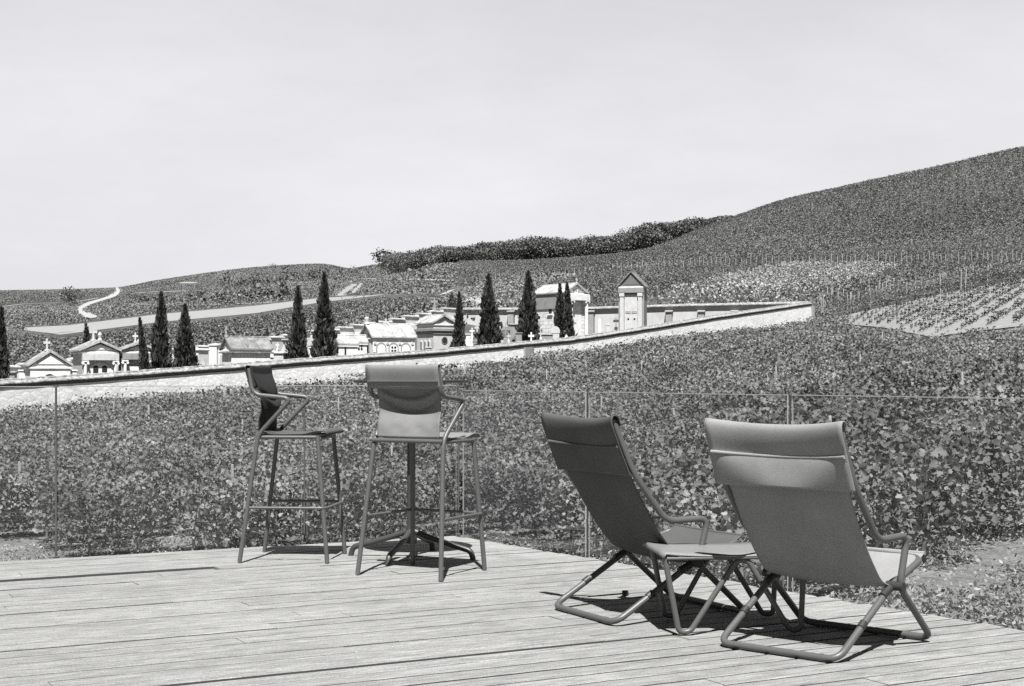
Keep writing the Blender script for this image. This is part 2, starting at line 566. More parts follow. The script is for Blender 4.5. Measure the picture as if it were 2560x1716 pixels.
def glass_mat():
    m, nt, b, out = new_mat('railing_glass')
    nt.nodes.remove(b)
    tr = nt.nodes.new('ShaderNodeBsdfTransparent'); tr.inputs[0].default_value = (0.965, 0.97, 0.97, 1)
    gl = nt.nodes.new('ShaderNodeBsdfGlossy'); gl.inputs['Roughness'].default_value = 0.02
    lw = nt.nodes.new('ShaderNodeLayerWeight'); lw.inputs[0].default_value = 0.5
    fr = nt.nodes.new('ShaderNodeMapRange'); fr.inputs[1].default_value = 0.3; fr.inputs[2].default_value = 1.0
    fr.inputs[3].default_value = 0.02; fr.inputs[4].default_value = 0.35
    nt.links.new(lw.outputs['Facing'], fr.inputs[0])
    ms = nt.nodes.new('ShaderNodeMixShader')
    df = nt.nodes.new('ShaderNodeBsdfDiffuse'); df.inputs[0].default_value = (0.7, 0.7, 0.7, 1)
    ms2 = nt.nodes.new('ShaderNodeMixShader'); ms2.inputs[0].default_value = 0.008
    nt.links.new(fr.outputs[0], ms.inputs[0])
    nt.links.new(tr.outputs[0], ms.inputs[1]); nt.links.new(gl.outputs[0], ms.inputs[2])
    nt.links.new(ms.outputs[0], ms2.inputs[1]); nt.links.new(df.outputs[0], ms2.inputs[2])
    nt.links.new(ms2.outputs[0], out.inputs[0])
    return m


M['glass'] = glass_mat()
M['glass_edge'] = simple_mat('glass_edge', 0.30, 0.3, 0.1, 20, 0, 0)


# ------------------------------------------------------------------ terrain
def pchip(xk, yk, xq):
    xk, yk, xq = np.asarray(xk, float), np.asarray(yk, float), np.asarray(xq, float)
    h = np.diff(xk); d = np.diff(yk) / h
    n = len(xk); m = np.zeros(n)
    for i in range(1, n - 1):
        if d[i - 1] * d[i] > 0:
            w1, w2 = 2 * h[i] + h[i - 1], h[i] + 2 * h[i - 1]
            m[i] = (w1 + w2) / (w1 / d[i - 1] + w2 / d[i])
    m[0], m[-1] = d[0], d[-1]
    q = np.clip(xq, xk[0], xk[-1])
    i = np.clip(np.searchsorted(xk, q) - 1, 0, n - 2)
    t = (q - xk[i]) / h[i]
    return ((2 * t ** 3 - 3 * t ** 2 + 1) * yk[i] + (t ** 3 - 2 * t ** 2 + t) * h[i] * m[i]
            + (-2 * t ** 3 + 3 * t ** 2) * yk[i + 1] + (t ** 3 - t ** 2) * h[i] * m[i + 1])


def Y(y, D):      # height from the photo row at a distance
    return zpx(y, D)


G0 = -0.95
TER = {   # photo column -> [(distance, ground height)]
    -1600: [(2, -1.95), (25, -1.95), (50, -1.0), (75, -0.6), (150, 1.5), (300, 8.5), (900, 46), (1150, 38), (3000, -20)],
    -400: [(2, -1.95), (25, -1.95), (47, -1.0), (75, -0.55), (150, 3.2), (250, Y(835, 250)), (320, Y(815, 320)), (600, Y(768, 600)), (900, Y(741, 900)), (1150, 44), (3000, -20)],
    0: [(2, -1.95), (25, -1.95), (50, -0.98), (75, -0.4), (150, Y(858, 150)), (250, Y(833, 250)), (320, Y(815, 320)), (600, Y(765, 600)), (900, Y(734, 900)), (1150, 48), (3000, -20)],
    280: [(2, -1.95), (25, -1.95), (54, -0.72), (80, 0.1), (150, Y(840, 150)), (250, Y(806, 250)), (320, Y(795, 320)), (600, Y(755, 600)), (900, Y(728, 900)), (1150, 48), (3000, -20)],
    400: [(2, -1.95), (25, -1.95), (56, -0.63), (82, 0.4), (150, Y(832, 150)), (250, Y(799, 250)), (320, Y(786, 320)), (600, Y(745, 600)), (900, Y(708, 900)), (1150, 50), (3000, -20)],
    680: [(2, -1.95), (25, -1.95), (60, -0.3), (88, 1.3), (150, Y(808, 150)), (250, Y(768, 250)), (320, Y(754, 320)), (600, Y(708, 600)), (900, Y(676, 900)), (1150, 58), (3000, -20)],
    800: [(2, -1.95), (25, -1.95), (63, -0.12), (92, 1.9), (150, Y(793, 150)), (250, Y(752, 250)), (330, Y(738, 330)), (600, Y(700, 600)), (880, Y(670, 880)), (1150, 60), (3000, -20)],
    950: [(2, -1.95), (25, -1.95), (66, 0.15), (97, 2.6), (150, Y(775, 150)), (250, Y(740, 250)), (340, Y(725, 340)), (520, Y(697, 520)), (700, Y(668, 700)), (1150, 48), (3000, -20)],
    1120: [(2, -1.85), (26, -1.82), (70, 0.5), (105, 4.2), (125, Y(762, 125)), (170, Y(735, 170)), (300, Y(712, 300)), (560, Y(672, 560)), (1000, 38), (3000, -20)],
    1250: [(2, -1.8), (26, -1.76), (74, 0.85), (110, 4.4), (120, Y(768, 120)), (165, Y(712, 165)), (185, Y(694, 185)), (300, Y(688, 300)), (540, Y(677, 540)), (1000, 36), (3000, -20)],
    1400: [(2, -1.8), (25, -1.78), (79, 1.35), (110, 4.2), (120, Y(760, 120)), (150, Y(716, 150)), (185, Y(690, 185)), (300, Y(678, 300)), (520, Y(669, 520)), (1000, 34), (3000, -20)],
    1600: [(2, -1.65), (22, -1.62), (85, 2.0), (109, 4.0), (120, Y(750, 120)), (190, Y(682, 190)), (300, Y(652, 300)), (480, Y(648, 480)), (560, 36), (1000, 26), (3000, -20)],
    1800: [(2, -1.3), (18, -1.27), (30, -0.75), (94, 2.9), (109, 4.2), (120, Y(746, 120)), (190, Y(674, 190)), (300, Y(610, 300)), (450, Y(572, 450)), (600, 40), (1000, 24), (3000, -20)],
    2020: [(2, -1.05), (15, -1.03), (30, -0.4), (70, 1.6), (103, 3.95), (115, Y(752, 115)), (195, Y(667, 195)), (290, Y(570, 290)), (420, Y(502, 420)), (600, 45), (1000, 24), (3000, -20)],
    2300: [(2, G0), (16, -0.93), (30, -0.15), (55, 1.2), (76, Y(838, 76)), (104, Y(752, 104)), (170, Y(668, 170)), (270, Y(562, 270)), (380, Y(438, 380)), (600, 47), (1000, 24), (3000, -20)],
    2560: [(2, G0), (16, -0.93), (30, 0.0), (50, 1.3), (70, Y(820, 70)), (104, Y(702, 104)), (160, Y(658, 160)), (250, Y(540, 250)), (360, Y(383, 360)), (600, 50), (1000, 24), (3000, -20)],
    3600: [(2, G0), (16, -0.9), (30, 0.3), (50, 2.5), (70, 5.0), (104, 11.0), (160, 18), (250, 40), (330, 62), (600, 60), (1000, 30), (3000, -20)],
}
XS = sorted(TER)
NX, ND = 260, 250
xg = np.linspace(-1600, 3600, NX)
dg = np.exp(np.linspace(math.log(2.0), math.log(3000.0), ND))
cols = np.array([pchip(np.log([p[0] for p in TER[x]]), [p[1] for p in TER[x]], np.log(dg)) for x in XS])
ZG = np.array([pchip(XS, cols[:, j], xg) for j in range(ND)]).T     # [x, d]
_s = np.clip((dg - 112) / 30.0, 0, 1)                                # the ground lies below the vine canopy
ZG = ZG - (1.2 * _s * _s * (3 - 2 * _s))[None, :]


def zt(X, Yw):
    X = np.asarray(X, float); Yw = np.asarray(Yw, float)
    xp = np.clip(1280 + F * X / np.maximum(Yw, 0.5), xg[0], xg[-1])
    u = (xp - xg[0]) / (xg[1] - xg[0])
    v = (np.log(np.clip(Yw, 2.0, 2999.0)) - math.log(2.0)) / (math.log(3000.0 / 2.0) / (ND - 1))
    i = np.clip(u.astype(int), 0, NX - 2); j = np.clip(v.astype(int), 0, ND - 2)
    fu, fv = u - i, v - j
    return (ZG[i, j] * (1 - fu) * (1 - fv) + ZG[i + 1, j] * fu * (1 - fv)
            + ZG[i, j + 1] * (1 - fu) * fv + ZG[i + 1, j + 1] * fu * fv)


def hit(x, y, d0=8.0, d1=1400.0):
    """distance at which the sight line of a photo pixel first meets the ground"""
    k = (x - 1280) / F
    D = np.exp(np.linspace(math.log(d0), math.log(d1), 3000))
    g = zt(k * D, D)
    r = CH - (y - HZ) / F * D
    b = np.nonzero(g >= r)[0]
    return float(D[b[0]]) if len(b) else float(D[np.argmax(g - r)])


NDH = 46
tv = np.zeros((NX, ND, 3))
tv[:, :, 0] = (xg[:, None] - 1280) / F * dg[None, :]
tv[:, :, 1] = dg[None, :]
tv[:, :, 2] = ZG
rough_d = 0.0
idx = np.arange(NX * ND).reshape(NX, ND)
tf = np.stack([idx[:-1, :-1], idx[1:, :-1], idx[1:, 1:], idx[:-1, 1:]], -1).reshape(-1, 4)
me = fast_mesh('ground', tv.reshape(-1, 3), tf, 4, smooth=True)
veg = me.attributes.new('veg', 'FLOAT', 'POINT')
vv = np.clip((tv[:, :, 1] - 60) / 60.0, 0, 1)
vv = np.where((xg[:, None] > 1500) & (dg[None, :] < 500), vv * .85, vv).ravel()
veg.data.foreach_set('value', vv.astype(np.float32))
me.materials.append(M['ground'])
ground = link_mesh('ground', me, kind='structure')
# the sheet behind and beside the camera
s = MB(); s.add([(-60, -60, -2.05), (60, -60, -2.05), (60, 6, -2.05), (-60, 6, -2.05)], [(0, 1, 2, 3)])
s.build('ground', M['ground'], kind='structure')


def drape(name, rows, mat, lift=0.12, nu=40, nv=10, kind='structure', maxd=1300.0):
    """sheet on the ground between two photo polylines (lower edge, upper edge)"""
    lo, up = rows
    def res(pl, n):
        pl = np.array(pl, float)
        t = np.linspace(0, 1, len(pl)); q = np.linspace(0, 1, n)
        return np.stack([np.interp(q, t, pl[:, 0]), np.interp(q, t, pl[:, 1])], -1)
    a, b = res(lo, nu), res(up, nu)
    pts = []
    for i in range(nu):
        row = []
        for j in range(nv):
            t = j / (nv - 1)
            x, y = a[i] * (1 - t) + b[i] * t
            D = hit(x, y, 8.0, maxd)
            X = (x - 1280) / F * D
            row.append((X, D, float(zt(X, D)) + lift))
        pts.append(row)
    m = MB(); m.grid(pts, smooth=True)
    return m.build(name, mat, kind=kind)


def ribbon(name, pl, wid, mat, lift=0.12, kind='structure', n=60, d0=8.0):
    """path of photo points, real width in metres, laid on the ground"""
    pl = np.array(pl, float)
    cum = np.concatenate([[0], np.cumsum(np.hypot(*np.diff(pl, axis=0).T))])
    q = np.linspace(0, cum[-1], n)
    xs, ys = np.interp(q, cum, pl[:, 0]), np.interp(q, cum, pl[:, 1])
    pw = []
    for x, y in zip(xs, ys):
        D = hit(x, y, d0)
        pw.append(((x - 1280) / F * D, D))
    pw = np.array(pw)
    k = np.ones(5) / 5
    pad = np.pad(pw, ((2, 2), (0, 0)), 'edge')
    pw = np.stack([np.convolve(pad[:, c], k, 'valid') for c in (0, 1)], -1)
    t = np.gradient(pw, axis=0); t /= np.maximum(np.linalg.norm(t, axis=1, keepdims=True), 1e-6)
    nr = np.stack([-t[:, 1], t[:, 0]], -1)
    pts = []
    for i in range(n):
        row = []
        for j in range(5):
            o = (j / 4 - 0.5) * wid
            X, D = pw[i] + nr[i] * o
            row.append((X, D, float(zt(X, D)) + lift))
        pts.append(row)
    m = MB(); m.grid(pts, smooth=True)
    return m.build(name, mat, kind=kind)


# ------------------------------------------------------------------ leaf clouds
def leaf_quads(c, size, up_bias=0.3, aspect=1.0, rg=rng):
    """diamond leaves; c (N,3), size (N,) -> verts, faces"""
    n = len(c)
    nr = rg.normal(size=(n, 3)); nr[:, 2] = np.abs(nr[:, 2]) + up_bias
    nr /= np.linalg.norm(nr, axis=1, keepdims=True)
    a = rg.normal(size=(n, 3))
    u = np.cross(nr, a); u /= np.linalg.norm(u, axis=1, keepdims=True)
    v = np.cross(nr, u)
    s = (np.asarray(size) * 0.5)[:, None]
    p0, p1, p2, p3 = c - u * s * aspect, c - v * s, c + u * s * aspect, c + v * s
    verts = np.stack([p0, p1, p2, p3], 1).reshape(-1, 3)
    return verts, np.arange(4 * n).reshape(n, 4)


LEAF = np.array([(0, -0.42), (0.30, -0.50), (0.36, -0.18), (0.56, 0.02), (0.30, 0.16), (0.24, 0.42), (0, 0.60),
                 (-0.24, 0.42), (-0.30, 0.16), (-0.56, 0.02), (-0.36, -0.18), (-0.30, -0.50)])


def leaf_lobed(c, size, up_bias=0.35, rg=rng):
    """lobed vine leaves: centre + 12 rim points, a fan of triangles, folded and curled"""
    n = len(c)
    nr = rg.normal(size=(n, 3)); nr[:, 2] = np.abs(nr[:, 2]) + up_bias
    nr[:, 1] -= 0.25
    nr /= np.linalg.norm(nr, axis=1, keepdims=True)
    a = rg.normal(size=(n, 3))
    u = np.cross(nr, a); u /= np.linalg.norm(u, axis=1, keepdims=True)
    v = np.cross(nr, u)
    s = np.asarray(size)[:, None, None]
    k = len(LEAF)
    L = LEAF[None] * s
    fold = (np.abs(LEAF[:, 0])[None, :, None] * s) * rg.uniform(-0.1, 0.55, (n, 1, 1))
    rim = c[:, None, :] + u[:, None, :] * L[:, :, 0:1] + v[:, None, :] * L[:, :, 1:2] + nr[:, None, :] * fold
    verts = np.concatenate([c[:, None, :], rim], 1).reshape(-1, 3)
    base = (np.arange(n) * (k + 1))[:, None, None]
    tri = np.array([(0, 1 + i, 1 + (i + 1) % k) for i in range(k)])[None]
    return verts, (base + tri).reshape(-1, 3)


# ------------------------------------------------------------------ deck
CX, CY = -0.42, 10.36
UA = R(28.5)
ud = Vector((math.cos(UA), math.sin(UA))); vd = Vector((-math.sin(UA), math.cos(UA)))


def in_deck_frame(X, Yw):
    rx, ry = X - CX, Yw - CY
    return rx * ud.x + ry * ud.y, rx * vd.x + ry * vd.y


deck = MB()
PW = 0.138
for j in range(100):
    v1 = -j * PW - random.choice((0.004, 0.006, 0.009, 0.013))
    v0 = -(j + 1) * PW + random.choice((0.004, 0.006, 0.009, 0.013))
    uend = 0.111 * (j + 0.5) * PW + random.uniform(-0.012, 0.02)
    u = -14.0 + random.uniform(0, 2.5)
    cuts = [-14.0]
    while u < uend - 1.2:
        cuts.append(u); u += random.choice([2.4, 3.0, 3.6])
    cuts.append(uend)
    for a, b in zip(cuts[:-1], cuts[1:]):
        dz = random.gauss(0, 0.0013)
        if j in (6,) and b < -0.6: dz = -0.012
        dv = random.gauss(0, 0.0008)
        # a board: slightly cupped, bevelled long edges
        z1, z0 = dz, -0.028 + dz
        bv = 0.002
        ua, ub = a + 0.002, b - 0.002
        vs, fs = [], []
        for uu in (ua, ub):
            for (vvv, zz) in ((v0 + dv, z0), (v0 + dv, z1 - bv), (v0 + dv + bv, z1), (v1 + dv - bv, z1), (v1 + dv, z1 - bv), (v1 + dv, z0)):
                vs.append((uu, vvv, zz))
        side = [(k, (k + 1) % 6, 6 + (k + 1) % 6, 6 + k)[::-1] for k in range(6)]
        deck.cur = 0
        deck.add(vs, [side[1], side[2], side[3], (0, 1, 2, 3, 4, 5), (11, 10, 9, 8, 7, 6)])
        deck.cur = 1          # board sides coloured dark, painting shade into the gaps
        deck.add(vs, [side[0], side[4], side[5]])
deck.cur = 1
for jj in range(34):
    uu = -14 + jj * 0.45
    if uu < 0: deck.box(uu, uu + 0.05, -13.7, -0.03, -0.16, -0.032)
deck.prism([(-14, -0.30), (-0.02, -0.30), (-0.02, -0.17), (-14, -0.17)], -0.08, -0.03)
deck.add([(-14, -13.7, -0.175), (1.3, -13.7, -0.175), (-0.1, -0.1, -0.175), (-14, -0.1, -0.175)], [(0, 1, 2, 3)])  # unseen dark sheet, added to stop light leaking through the gaps
for uu in (-9, -6, -3, -0.3):
    for v_ in (-0.3, -3, -6, -9): deck.box(uu, uu + 0.1, v_ - 0.1, v_, -2.1, -0.18)
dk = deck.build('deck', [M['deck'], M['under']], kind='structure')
dk.location = (CX, CY, 0)
dk.rotation_euler = (0, 0, UA)


def DK(x, y):      # photo pixel on the deck -> world xy
    p = G(x, y); return p[0], p[1]


# ------------------------------------------------------------------ glass railing
def railing(label, pts, hts, post_r, post_mat, ends):
    root = empty('glass_railing', (pts[0][0], pts[0][1], 0), label=label, cat='railing')
    o = Vector((pts[0][0], pts[0][1], 0))
    for i in range(len(pts)):
        a = Vector((*pts[i], 0)) - o
        if ends[i]:
            m = MB()
            w = post_r
            m.box(a.x - w, a.x + w, a.y - w, a.y + w, -0.25, hts, 0.002)
            m.box(a.x - w * 2.2, a.x + w * 2.2, a.y - w * 2.2, a.y + w * 2.2, -0.02, 0.006, 0.001)
            m.build('post', post_mat[i] if isinstance(post_mat, list) else post_mat, root)
    for i in range(len(pts) - 1):
        a, b = Vector((*pts[i], 0)) - o, Vector((*pts[i + 1], 0)) - o
        d = (b - a); L = d.length; d.normalize()
        nn = Vector((-d.y, d.x, 0)) * 0.005
        a2, b2 = a + d * 0.018, b - d * 0.018
        m = MB()
        vs = []
        for z in (-0.10, hts - 0.004):
            vs += [a2 - nn + Vector((0, 0, z)), b2 - nn + Vector((0, 0, z)), b2 + nn + Vector((0, 0, z)), a2 + nn + Vector((0, 0, z))]
        m.cur = 0; m.add(vs, [(0, 1, 5, 4), (2, 3, 7, 6)])
        m.cur = 1; m.add(vs, [(0, 3, 2, 1), (4, 5, 6, 7), (1, 2, 6, 5), (3, 0, 4, 7)])
        m.build('glass_panel', [M['glass'], M['glass_edge']], root)
        m = MB(); up = Vector((0, 0, 1))
        q = [a2 - nn * 1.3, b2 - nn * 1.3, b2 + nn * 1.3, a2 + nn * 1.3]
        m.add([p_ + up * (hts - .0035) for p_ in q] + [p_ + up * (hts + .001) for p_ in q], [(3, 2, 1, 0), (4, 5, 6, 7), (0, 1, 5, 4), (1, 2, 6, 5), (2, 3, 7, 6), (3, 0, 4, 7)])
        m.build('edge_strip', M['glass_edge'], root)
    return root


ow = 0.06
e0 = Vector((CX, CY)) + vd * ow + ud * 0.10
def edge_left(t): p = e0 - ud * t; return (p.x, p.y)
rd = Vector((2.67, -3.84)).normalized()
rn = Vector((3.84, 2.67)).normalized()
e1 = Vector((CX, CY)) + rn * 0.07 + vd * 0.05
def edge_right(t): p = e1 + rd * t; return (p.x, p.y)
railing('glass railing on the left far deck edge, behind the bar table and bar stools',
        [edge_left(0.02), edge_left(1.17), edge_left(2.79), edge_left(4.4), edge_left(6.0)], 1.055, 0.006,
        M['steel'], [True, True, True, True, True])
railing('glass railing along the right far edge of the deck, behind the two lounge chairs',
        [edge_right(0.06), edge_right(1.50), edge_right(3.24), edge_right(4.9), edge_right(6.6)], 1.02, 0.0042,
        M['steel_dark'], [False, True, True, True, True])

# ------------------------------------------------------------------ bar stools
def sheet(prof, hw, nj=14, sag=None, ysc=None):
    """profile of (x, z) swept across y with optional sag(i/n, y/hw) -> (dx, dz)"""
    n = len(prof)
    pts = []
    for i, (x, z) in enumerate(prof):
        row = []
        w = hw if ysc is None else ysc(i / (n - 1))
        for j in range(nj + 1):
            t = -1 + 2 * j / nj
            dx, dz = (0, 0) if sag is None else sag(i / (n - 1), t)
            row.append((x + dx, t * w, z + dz))
        pts.append(row)
    return pts


def smooth_prof(pts, n=24):
    pts = np.array(pts, float)
    t = np.concatenate([[0], np.cumsum(np.hypot(*np.diff(pts, axis=0).T))])
    q = np.linspace(0, t[-1], n)
    return list(zip(pchip(t, pts[:, 0], q), pchip(t, pts[:, 1], q)))


def bar_stool(label, loc, head, fab, tube_m, seat_m):
    root = empty('bar_stool', (loc[0], loc[1], 0), head, label=label, cat='bar stool',
                 group='sling bar stools on the deck')
    r = 0.0135
    for s_ in (1, -1):
        m = MB()
        path = [(-.265, s_ * .275, 0.004), (-.165, s_ * .228, .765), (.045, s_ * .245, .985), (-.195, s_ * .235, 1.008), (-.222, s_ * .225, 1.165)]
        m.tube(fillet(path, 0.055), r, 12)
        m.build('rear_leg', tube_m, root)
        m = MB()
        m.tube(fillet([(.262, s_ * .245, 0.004), (.20, s_ * .212, .70), (.195, s_ * .21, .762)], 0.02), r, 12)
        m.build('front_leg', tube_m, root)
        m = MB()
        m.tube([(-.165, s_ * .222, .752), (.20, s_ * .210, .752)], 0.011, 10)
        m.build('side_rail', tube_m, root)
    m = MB(); m.tube([(-.222 + .012 * (1 - t * t), t * .222, 1.16 - .004 * (1 - t * t)) for t in np.linspace(-1, 1, 9)], 0.008, 10); m.build('top_rail', tube_m, root)
    m = MB(); m.tube([(-.175, -.232, .757), (-.175, .232, .757)], 0.012, 10); m.build('rear_rail', tube_m, root)
    m = MB(); m.tube([(.205, -.208, .745), (.205, .208, .745)], 0.011, 10); m.build('front_rail', tube_m, root)
    m = MB()
    zf = .33
    k = zf / .765
    xr, yr = -.265 + .10 * k, .275 - .047 * k
    m.tube(fillet([(xr, yr, zf), (.255, .243, zf), (.255, -.243, zf), (xr, -yr, zf)], 0.05), 0.0085, 10)
    m.build('footrest', tube_m, root)
    # seat: stretched sling over the rails, front edge rolled down
    prof = smooth_prof([(-.165, .785), (-.05, .770), (.10, .772), (.20, .790), (.245, .787), (.255, .765)], 22)
    m = MB(); m.grid(sheet(prof, .222, 12, lambda a, t: (0, -.010 * (1 - t * t) * math.sin(math.pi * min(1, a * 1.1))),
                           lambda a: .224 - .008 * a))
    m.build('seat', seat_m, root, solid=.007)
    # backrest: cloth from the seat up, slack folds, plus the pocket over the top rail
    prof = smooth_prof([(-.168, .775), (-.168, .84), (-.150, .93), (-.165, 1.03), (-.208, 1.15)], 40)
    def slack(a, t):
        env = math.sin(math.pi * min(1, a))
        q = t * t
        fold = .018 * math.exp(-((a - .53 - .16 * q) / .045) ** 2) - .012 * math.exp(-((a - .40 - .24 * q) / .05) ** 2)
        fold += .006 * math.exp(-((a - .12) / .06) ** 2) * math.sin(t * 9 + 1)
        return (.032 * (1 - q) * env - fold * env * (1 - q ** 3) * 1.25, 0)
    m = MB(); m.grid(sheet(prof, .205, 36, slack, lambda a: .205 if a < .7 else .205 + .012 * (a - .7) / .3))
    m.build('backrest', fab, root, solid=.005)
    prof = smooth_prof([(-.190, 1.05), (-.212, 1.055), (-.226, 1.10), (-.240, 1.165), (-.232, 1.182), (-.214, 1.180), (-.205, 1.13), (-.185, 1.052)], 34)
    m = MB(); m.grid(sheet(prof, .240, 14, lambda a, t: (.012 * (1 - t * t), -.004 * (1 - t * t))))
    m.build('headband', fab, root, solid=.004)
    m = MB(); m.tube([(-.229 + .012 * (1 - (y / .23) ** 2), y, 1.089) for y in np.linspace(-.232, .232, 9)], 0.0045, 8)
    m.build('welt', tube_m, root)
    return root


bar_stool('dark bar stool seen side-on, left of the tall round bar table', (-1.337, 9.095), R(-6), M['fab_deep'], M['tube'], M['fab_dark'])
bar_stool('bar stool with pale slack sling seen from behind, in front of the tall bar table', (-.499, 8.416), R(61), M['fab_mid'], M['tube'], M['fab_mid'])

# ------------------------------------------------------------------ bar table
tb = empty('bar_table', (-.62, 9.11, 0), R(-6), label='tall round bar table with slim column and four curved feet', cat='table')
m = MB()
m.cyl(0, 0, 1.083, 1.094, .355, .36, 56); m.cyl(0, 0, 1.076, 1.083, .345, .355, 56)
m.build('tabletop', M['tabletop'], tb)
m = MB(); m.cyl(0, 0, .10, 1.076, .026, .026, 20); m.cyl(0, 0, .09, .20, .038, .030, 20); m.cyl(0, 0, 1.05, 1.076, .09, .11, 20)
m.build('column', M['tube_dark'], tb)
for k, a in enumerate((80, 170, 260, 350)):
    m = MB()
    c_, s_ = math.cos(R(a)), math.sin(R(a))
    pth = [(.02, .165), (.10, .135), (.27, .085), (.385, .055), (.40, .0)]
    m.tube(fillet([(c_ * p, s_ * p, z) for p, z in pth], .05), .018, 10)
    m.build('leg', M['tube_dark'], tb)


# ------------------------------------------------------------------ lounge chairs
def lounge(label, loc, head, fab, tube_m, hw=.31, belly=1.0):
    root = empty('lounge_chair', (loc[0], loc[1], 0), head, label=label, cat='lounge chair',
                 group='folding sling lounge chairs on the deck')
    r = .0145
    X = lambda s: s - .35
    zf = r + .002
    # arm frame: back upright, armrest, front leg and floor bar in one bent tube
    side = lambda s_: [(X(-.02), s_ * (hw - .02), .925), (X(.075), s_ * hw, .685), (X(.25), s_ * hw, .462), (X(.475), s_ * (hw + .01), .468),
                       (X(.42), s_ * (hw + .005), .262), (X(.70), s_ * hw, zf)]
    m = MB(); m.tube(fillet(side(1) + side(-1)[::-1], .055, 7), r, 12)
    m.build('arm_frame', tube_m, root)
    m = MB(); m.tube([(X(-.02) + .044 * (1 - t * t), t * (hw - .02), .925 - .020 * (1 - t * t)) for t in np.linspace(-1, 1, 13)], .010, 10); m.build('top_rail', tube_m, root)
    # seat frame: rear floor bar rising through the pivots to the seat front
    h2 = hw - .032
    side2 = lambda s_: [(X(.69), s_ * h2, .352), (X(.42), s_ * h2, .262), (X(.0), s_ * h2, zf)]
    m = MB(); m.tube(fillet([(X(.695), 0, .352)] + side2(1) + side2(-1)[::-1] + [(X(.695), 0, .352)], .06, 7), r, 12)
    m.build('seat_frame', tube_m, root)
    for s_ in (1, -1):
        m = MB()
        m.tube([(X(.42), s_ * (h2 - .02), .262), (X(.42), s_ * (hw + .024), .262)], .019, 12)
        m.tube([(X(.405), s_ * h2, .262 - .015 * .6), (X(.345), s_ * h2, .226)], .0175, 12)
        m.build('pivot', M['clamp'], root)
        m = MB()
        m.tube([(X(.20), s_ * h2, .137), (X(.17), s_ * h2, .119)], .0172, 12)
        m.build('clamp', M['clamp'], root)
    for s_ in (1, -1):
        for q in (0, .70):
            m = MB(); m.tube([(X(q), s_ * .20, zf), (X(q), s_ * .212, zf)], .0162, 12)
            m.build('foot_ring', tube_m, root)
    # sling
    prof = smooth_prof([(X(-.008), .925), (X(.025), .82), (X(.085), .66), (X(.175), .50), (X(.275), .36), (X(.355), .282), (X(.43), .262),
                        (X(.53), .285), (X(.63), .335), (X(.70), .372)], 60)
    def sag(a, t):
        e = (1 - t * t)
        k = .068 * math.exp(-((a - .13) / .15) ** 2) + .045 * math.exp(-((a - .5) / .2) ** 2)
        return (k * e, -e * (.018 * math.exp(-((a - .62) / .2) ** 2)) - .004 * e)
    m = MB(); m.grid(sheet(prof, hw - .028, 26, sag, lambda a: (hw - .004) if a < .22 else hw - .03))
    m.build('sling', fab, root, solid=.004)
    m = MB(); m.tube([(X(.702), y, .370 - .003 * (1 - (y / .28) ** 2)) for y in np.linspace(-(hw - .03), hw - .03, 9)], .0085, 10)
    m.build('seat_edge', fab, root)
    # headrest pocket over the top rail
    prof = smooth_prof([(X(.052), .668), (X(.03), .72), (X(-.012), .82), (X(-.045), .925), (X(-.034), .945), (X(-.014), .940), (X(.004), .90)], 40)
    def sag2(a, t):
        e = (1 - t * t)
        amp = .056 * (1 - belly + belly * min(1, a / .44) ** (1.1 + 3.5 * t * t)) if a < .44 else float(np.interp(a, [.44, .62, 1], [.056, .054, .050]))
        return (amp * e, -.022 * e * min(1, a / .6))
    m = MB(); m.grid(sheet(prof, hw + .016, 26, sag2, lambda a: hw + .016 - .006 * a))
    m.build('headrest', fab, root, solid=.004)
    m = MB()
    m.tube([(X(-.0085) + .056 * (1 - (y / hw) ** 2), y, .806 - .012 * (1 - (y / hw) ** 2)) for y in np.linspace(-hw - .004, hw + .004, 15)], .0075, 8)
    m.build('welt', fab, root)
    return root


f31 = R(28)
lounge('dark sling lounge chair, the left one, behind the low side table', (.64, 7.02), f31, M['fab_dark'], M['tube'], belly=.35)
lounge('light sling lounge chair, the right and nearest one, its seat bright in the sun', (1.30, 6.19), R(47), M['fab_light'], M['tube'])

# ------------------------------------------------------------------ low side table
st = empty('side_table', (.95, 6.62, 0), R(6), label='low side table on bent tube legs between the two lounge chairs', cat='side table')
for s_, nm in ((-1, 'leg_frame'), (1, 'leg_frame')):
    m = MB()
    yy = s_ * .215
    off = .03 if s_ > 0 else 0.0
    pth = [(-.318 + off, yy, .345), (-.255 + off, yy, .016), (-.205 + off, yy, .016), (.0, yy, .322), (.05, yy, .322), (.235, yy, .016), (.285, yy, .016), (.30, yy, .345)]
    m.tube(fillet(pth, .045, 7), .0125, 12)
    m.build(nm, M['tube'], st)
prof = smooth_prof([(-.325, .338), (-.315, .356), (-.29, .352), (-.15, .344), (0, .341), (.15, .344), (.27, .352), (.305, .356), (.315, .338)], 30)
m = MB(); m.grid(sheet(prof, .235, 4))
m.build('tabletop', M['tray'], st, solid=.008)
for s_ in (-1, 1):
    m = MB(); m.tube([(-.31, s_ * .228, .334), (.30, s_ * .228, .334)], .008, 8); m.build('rail', M['tube'], st)

# small dark block lying on the boards by the left lounge chair
p = G(1563, 1489); m = MB(); m.box(-.016, .016, -.014, .014, 0, .022, .002)
o = m.build('plug', M['clamp'], loc=(p[0], p[1], .003)); setprops(o, 'small black plug on the deck boards beside the left lounge chair', 'plug')


# ================================================================== cemetery walls
def wallD(x): return 1.0 / (.02 - x / 2020.0 * .01048)


WT = np.array([-38.3, -55.0]); WT = -WT / np.linalg.norm(WT)      # direction of the near wall, going away
WNm = np.array([WT[1], -WT[0]])                                    # its normal, towards the vineyard


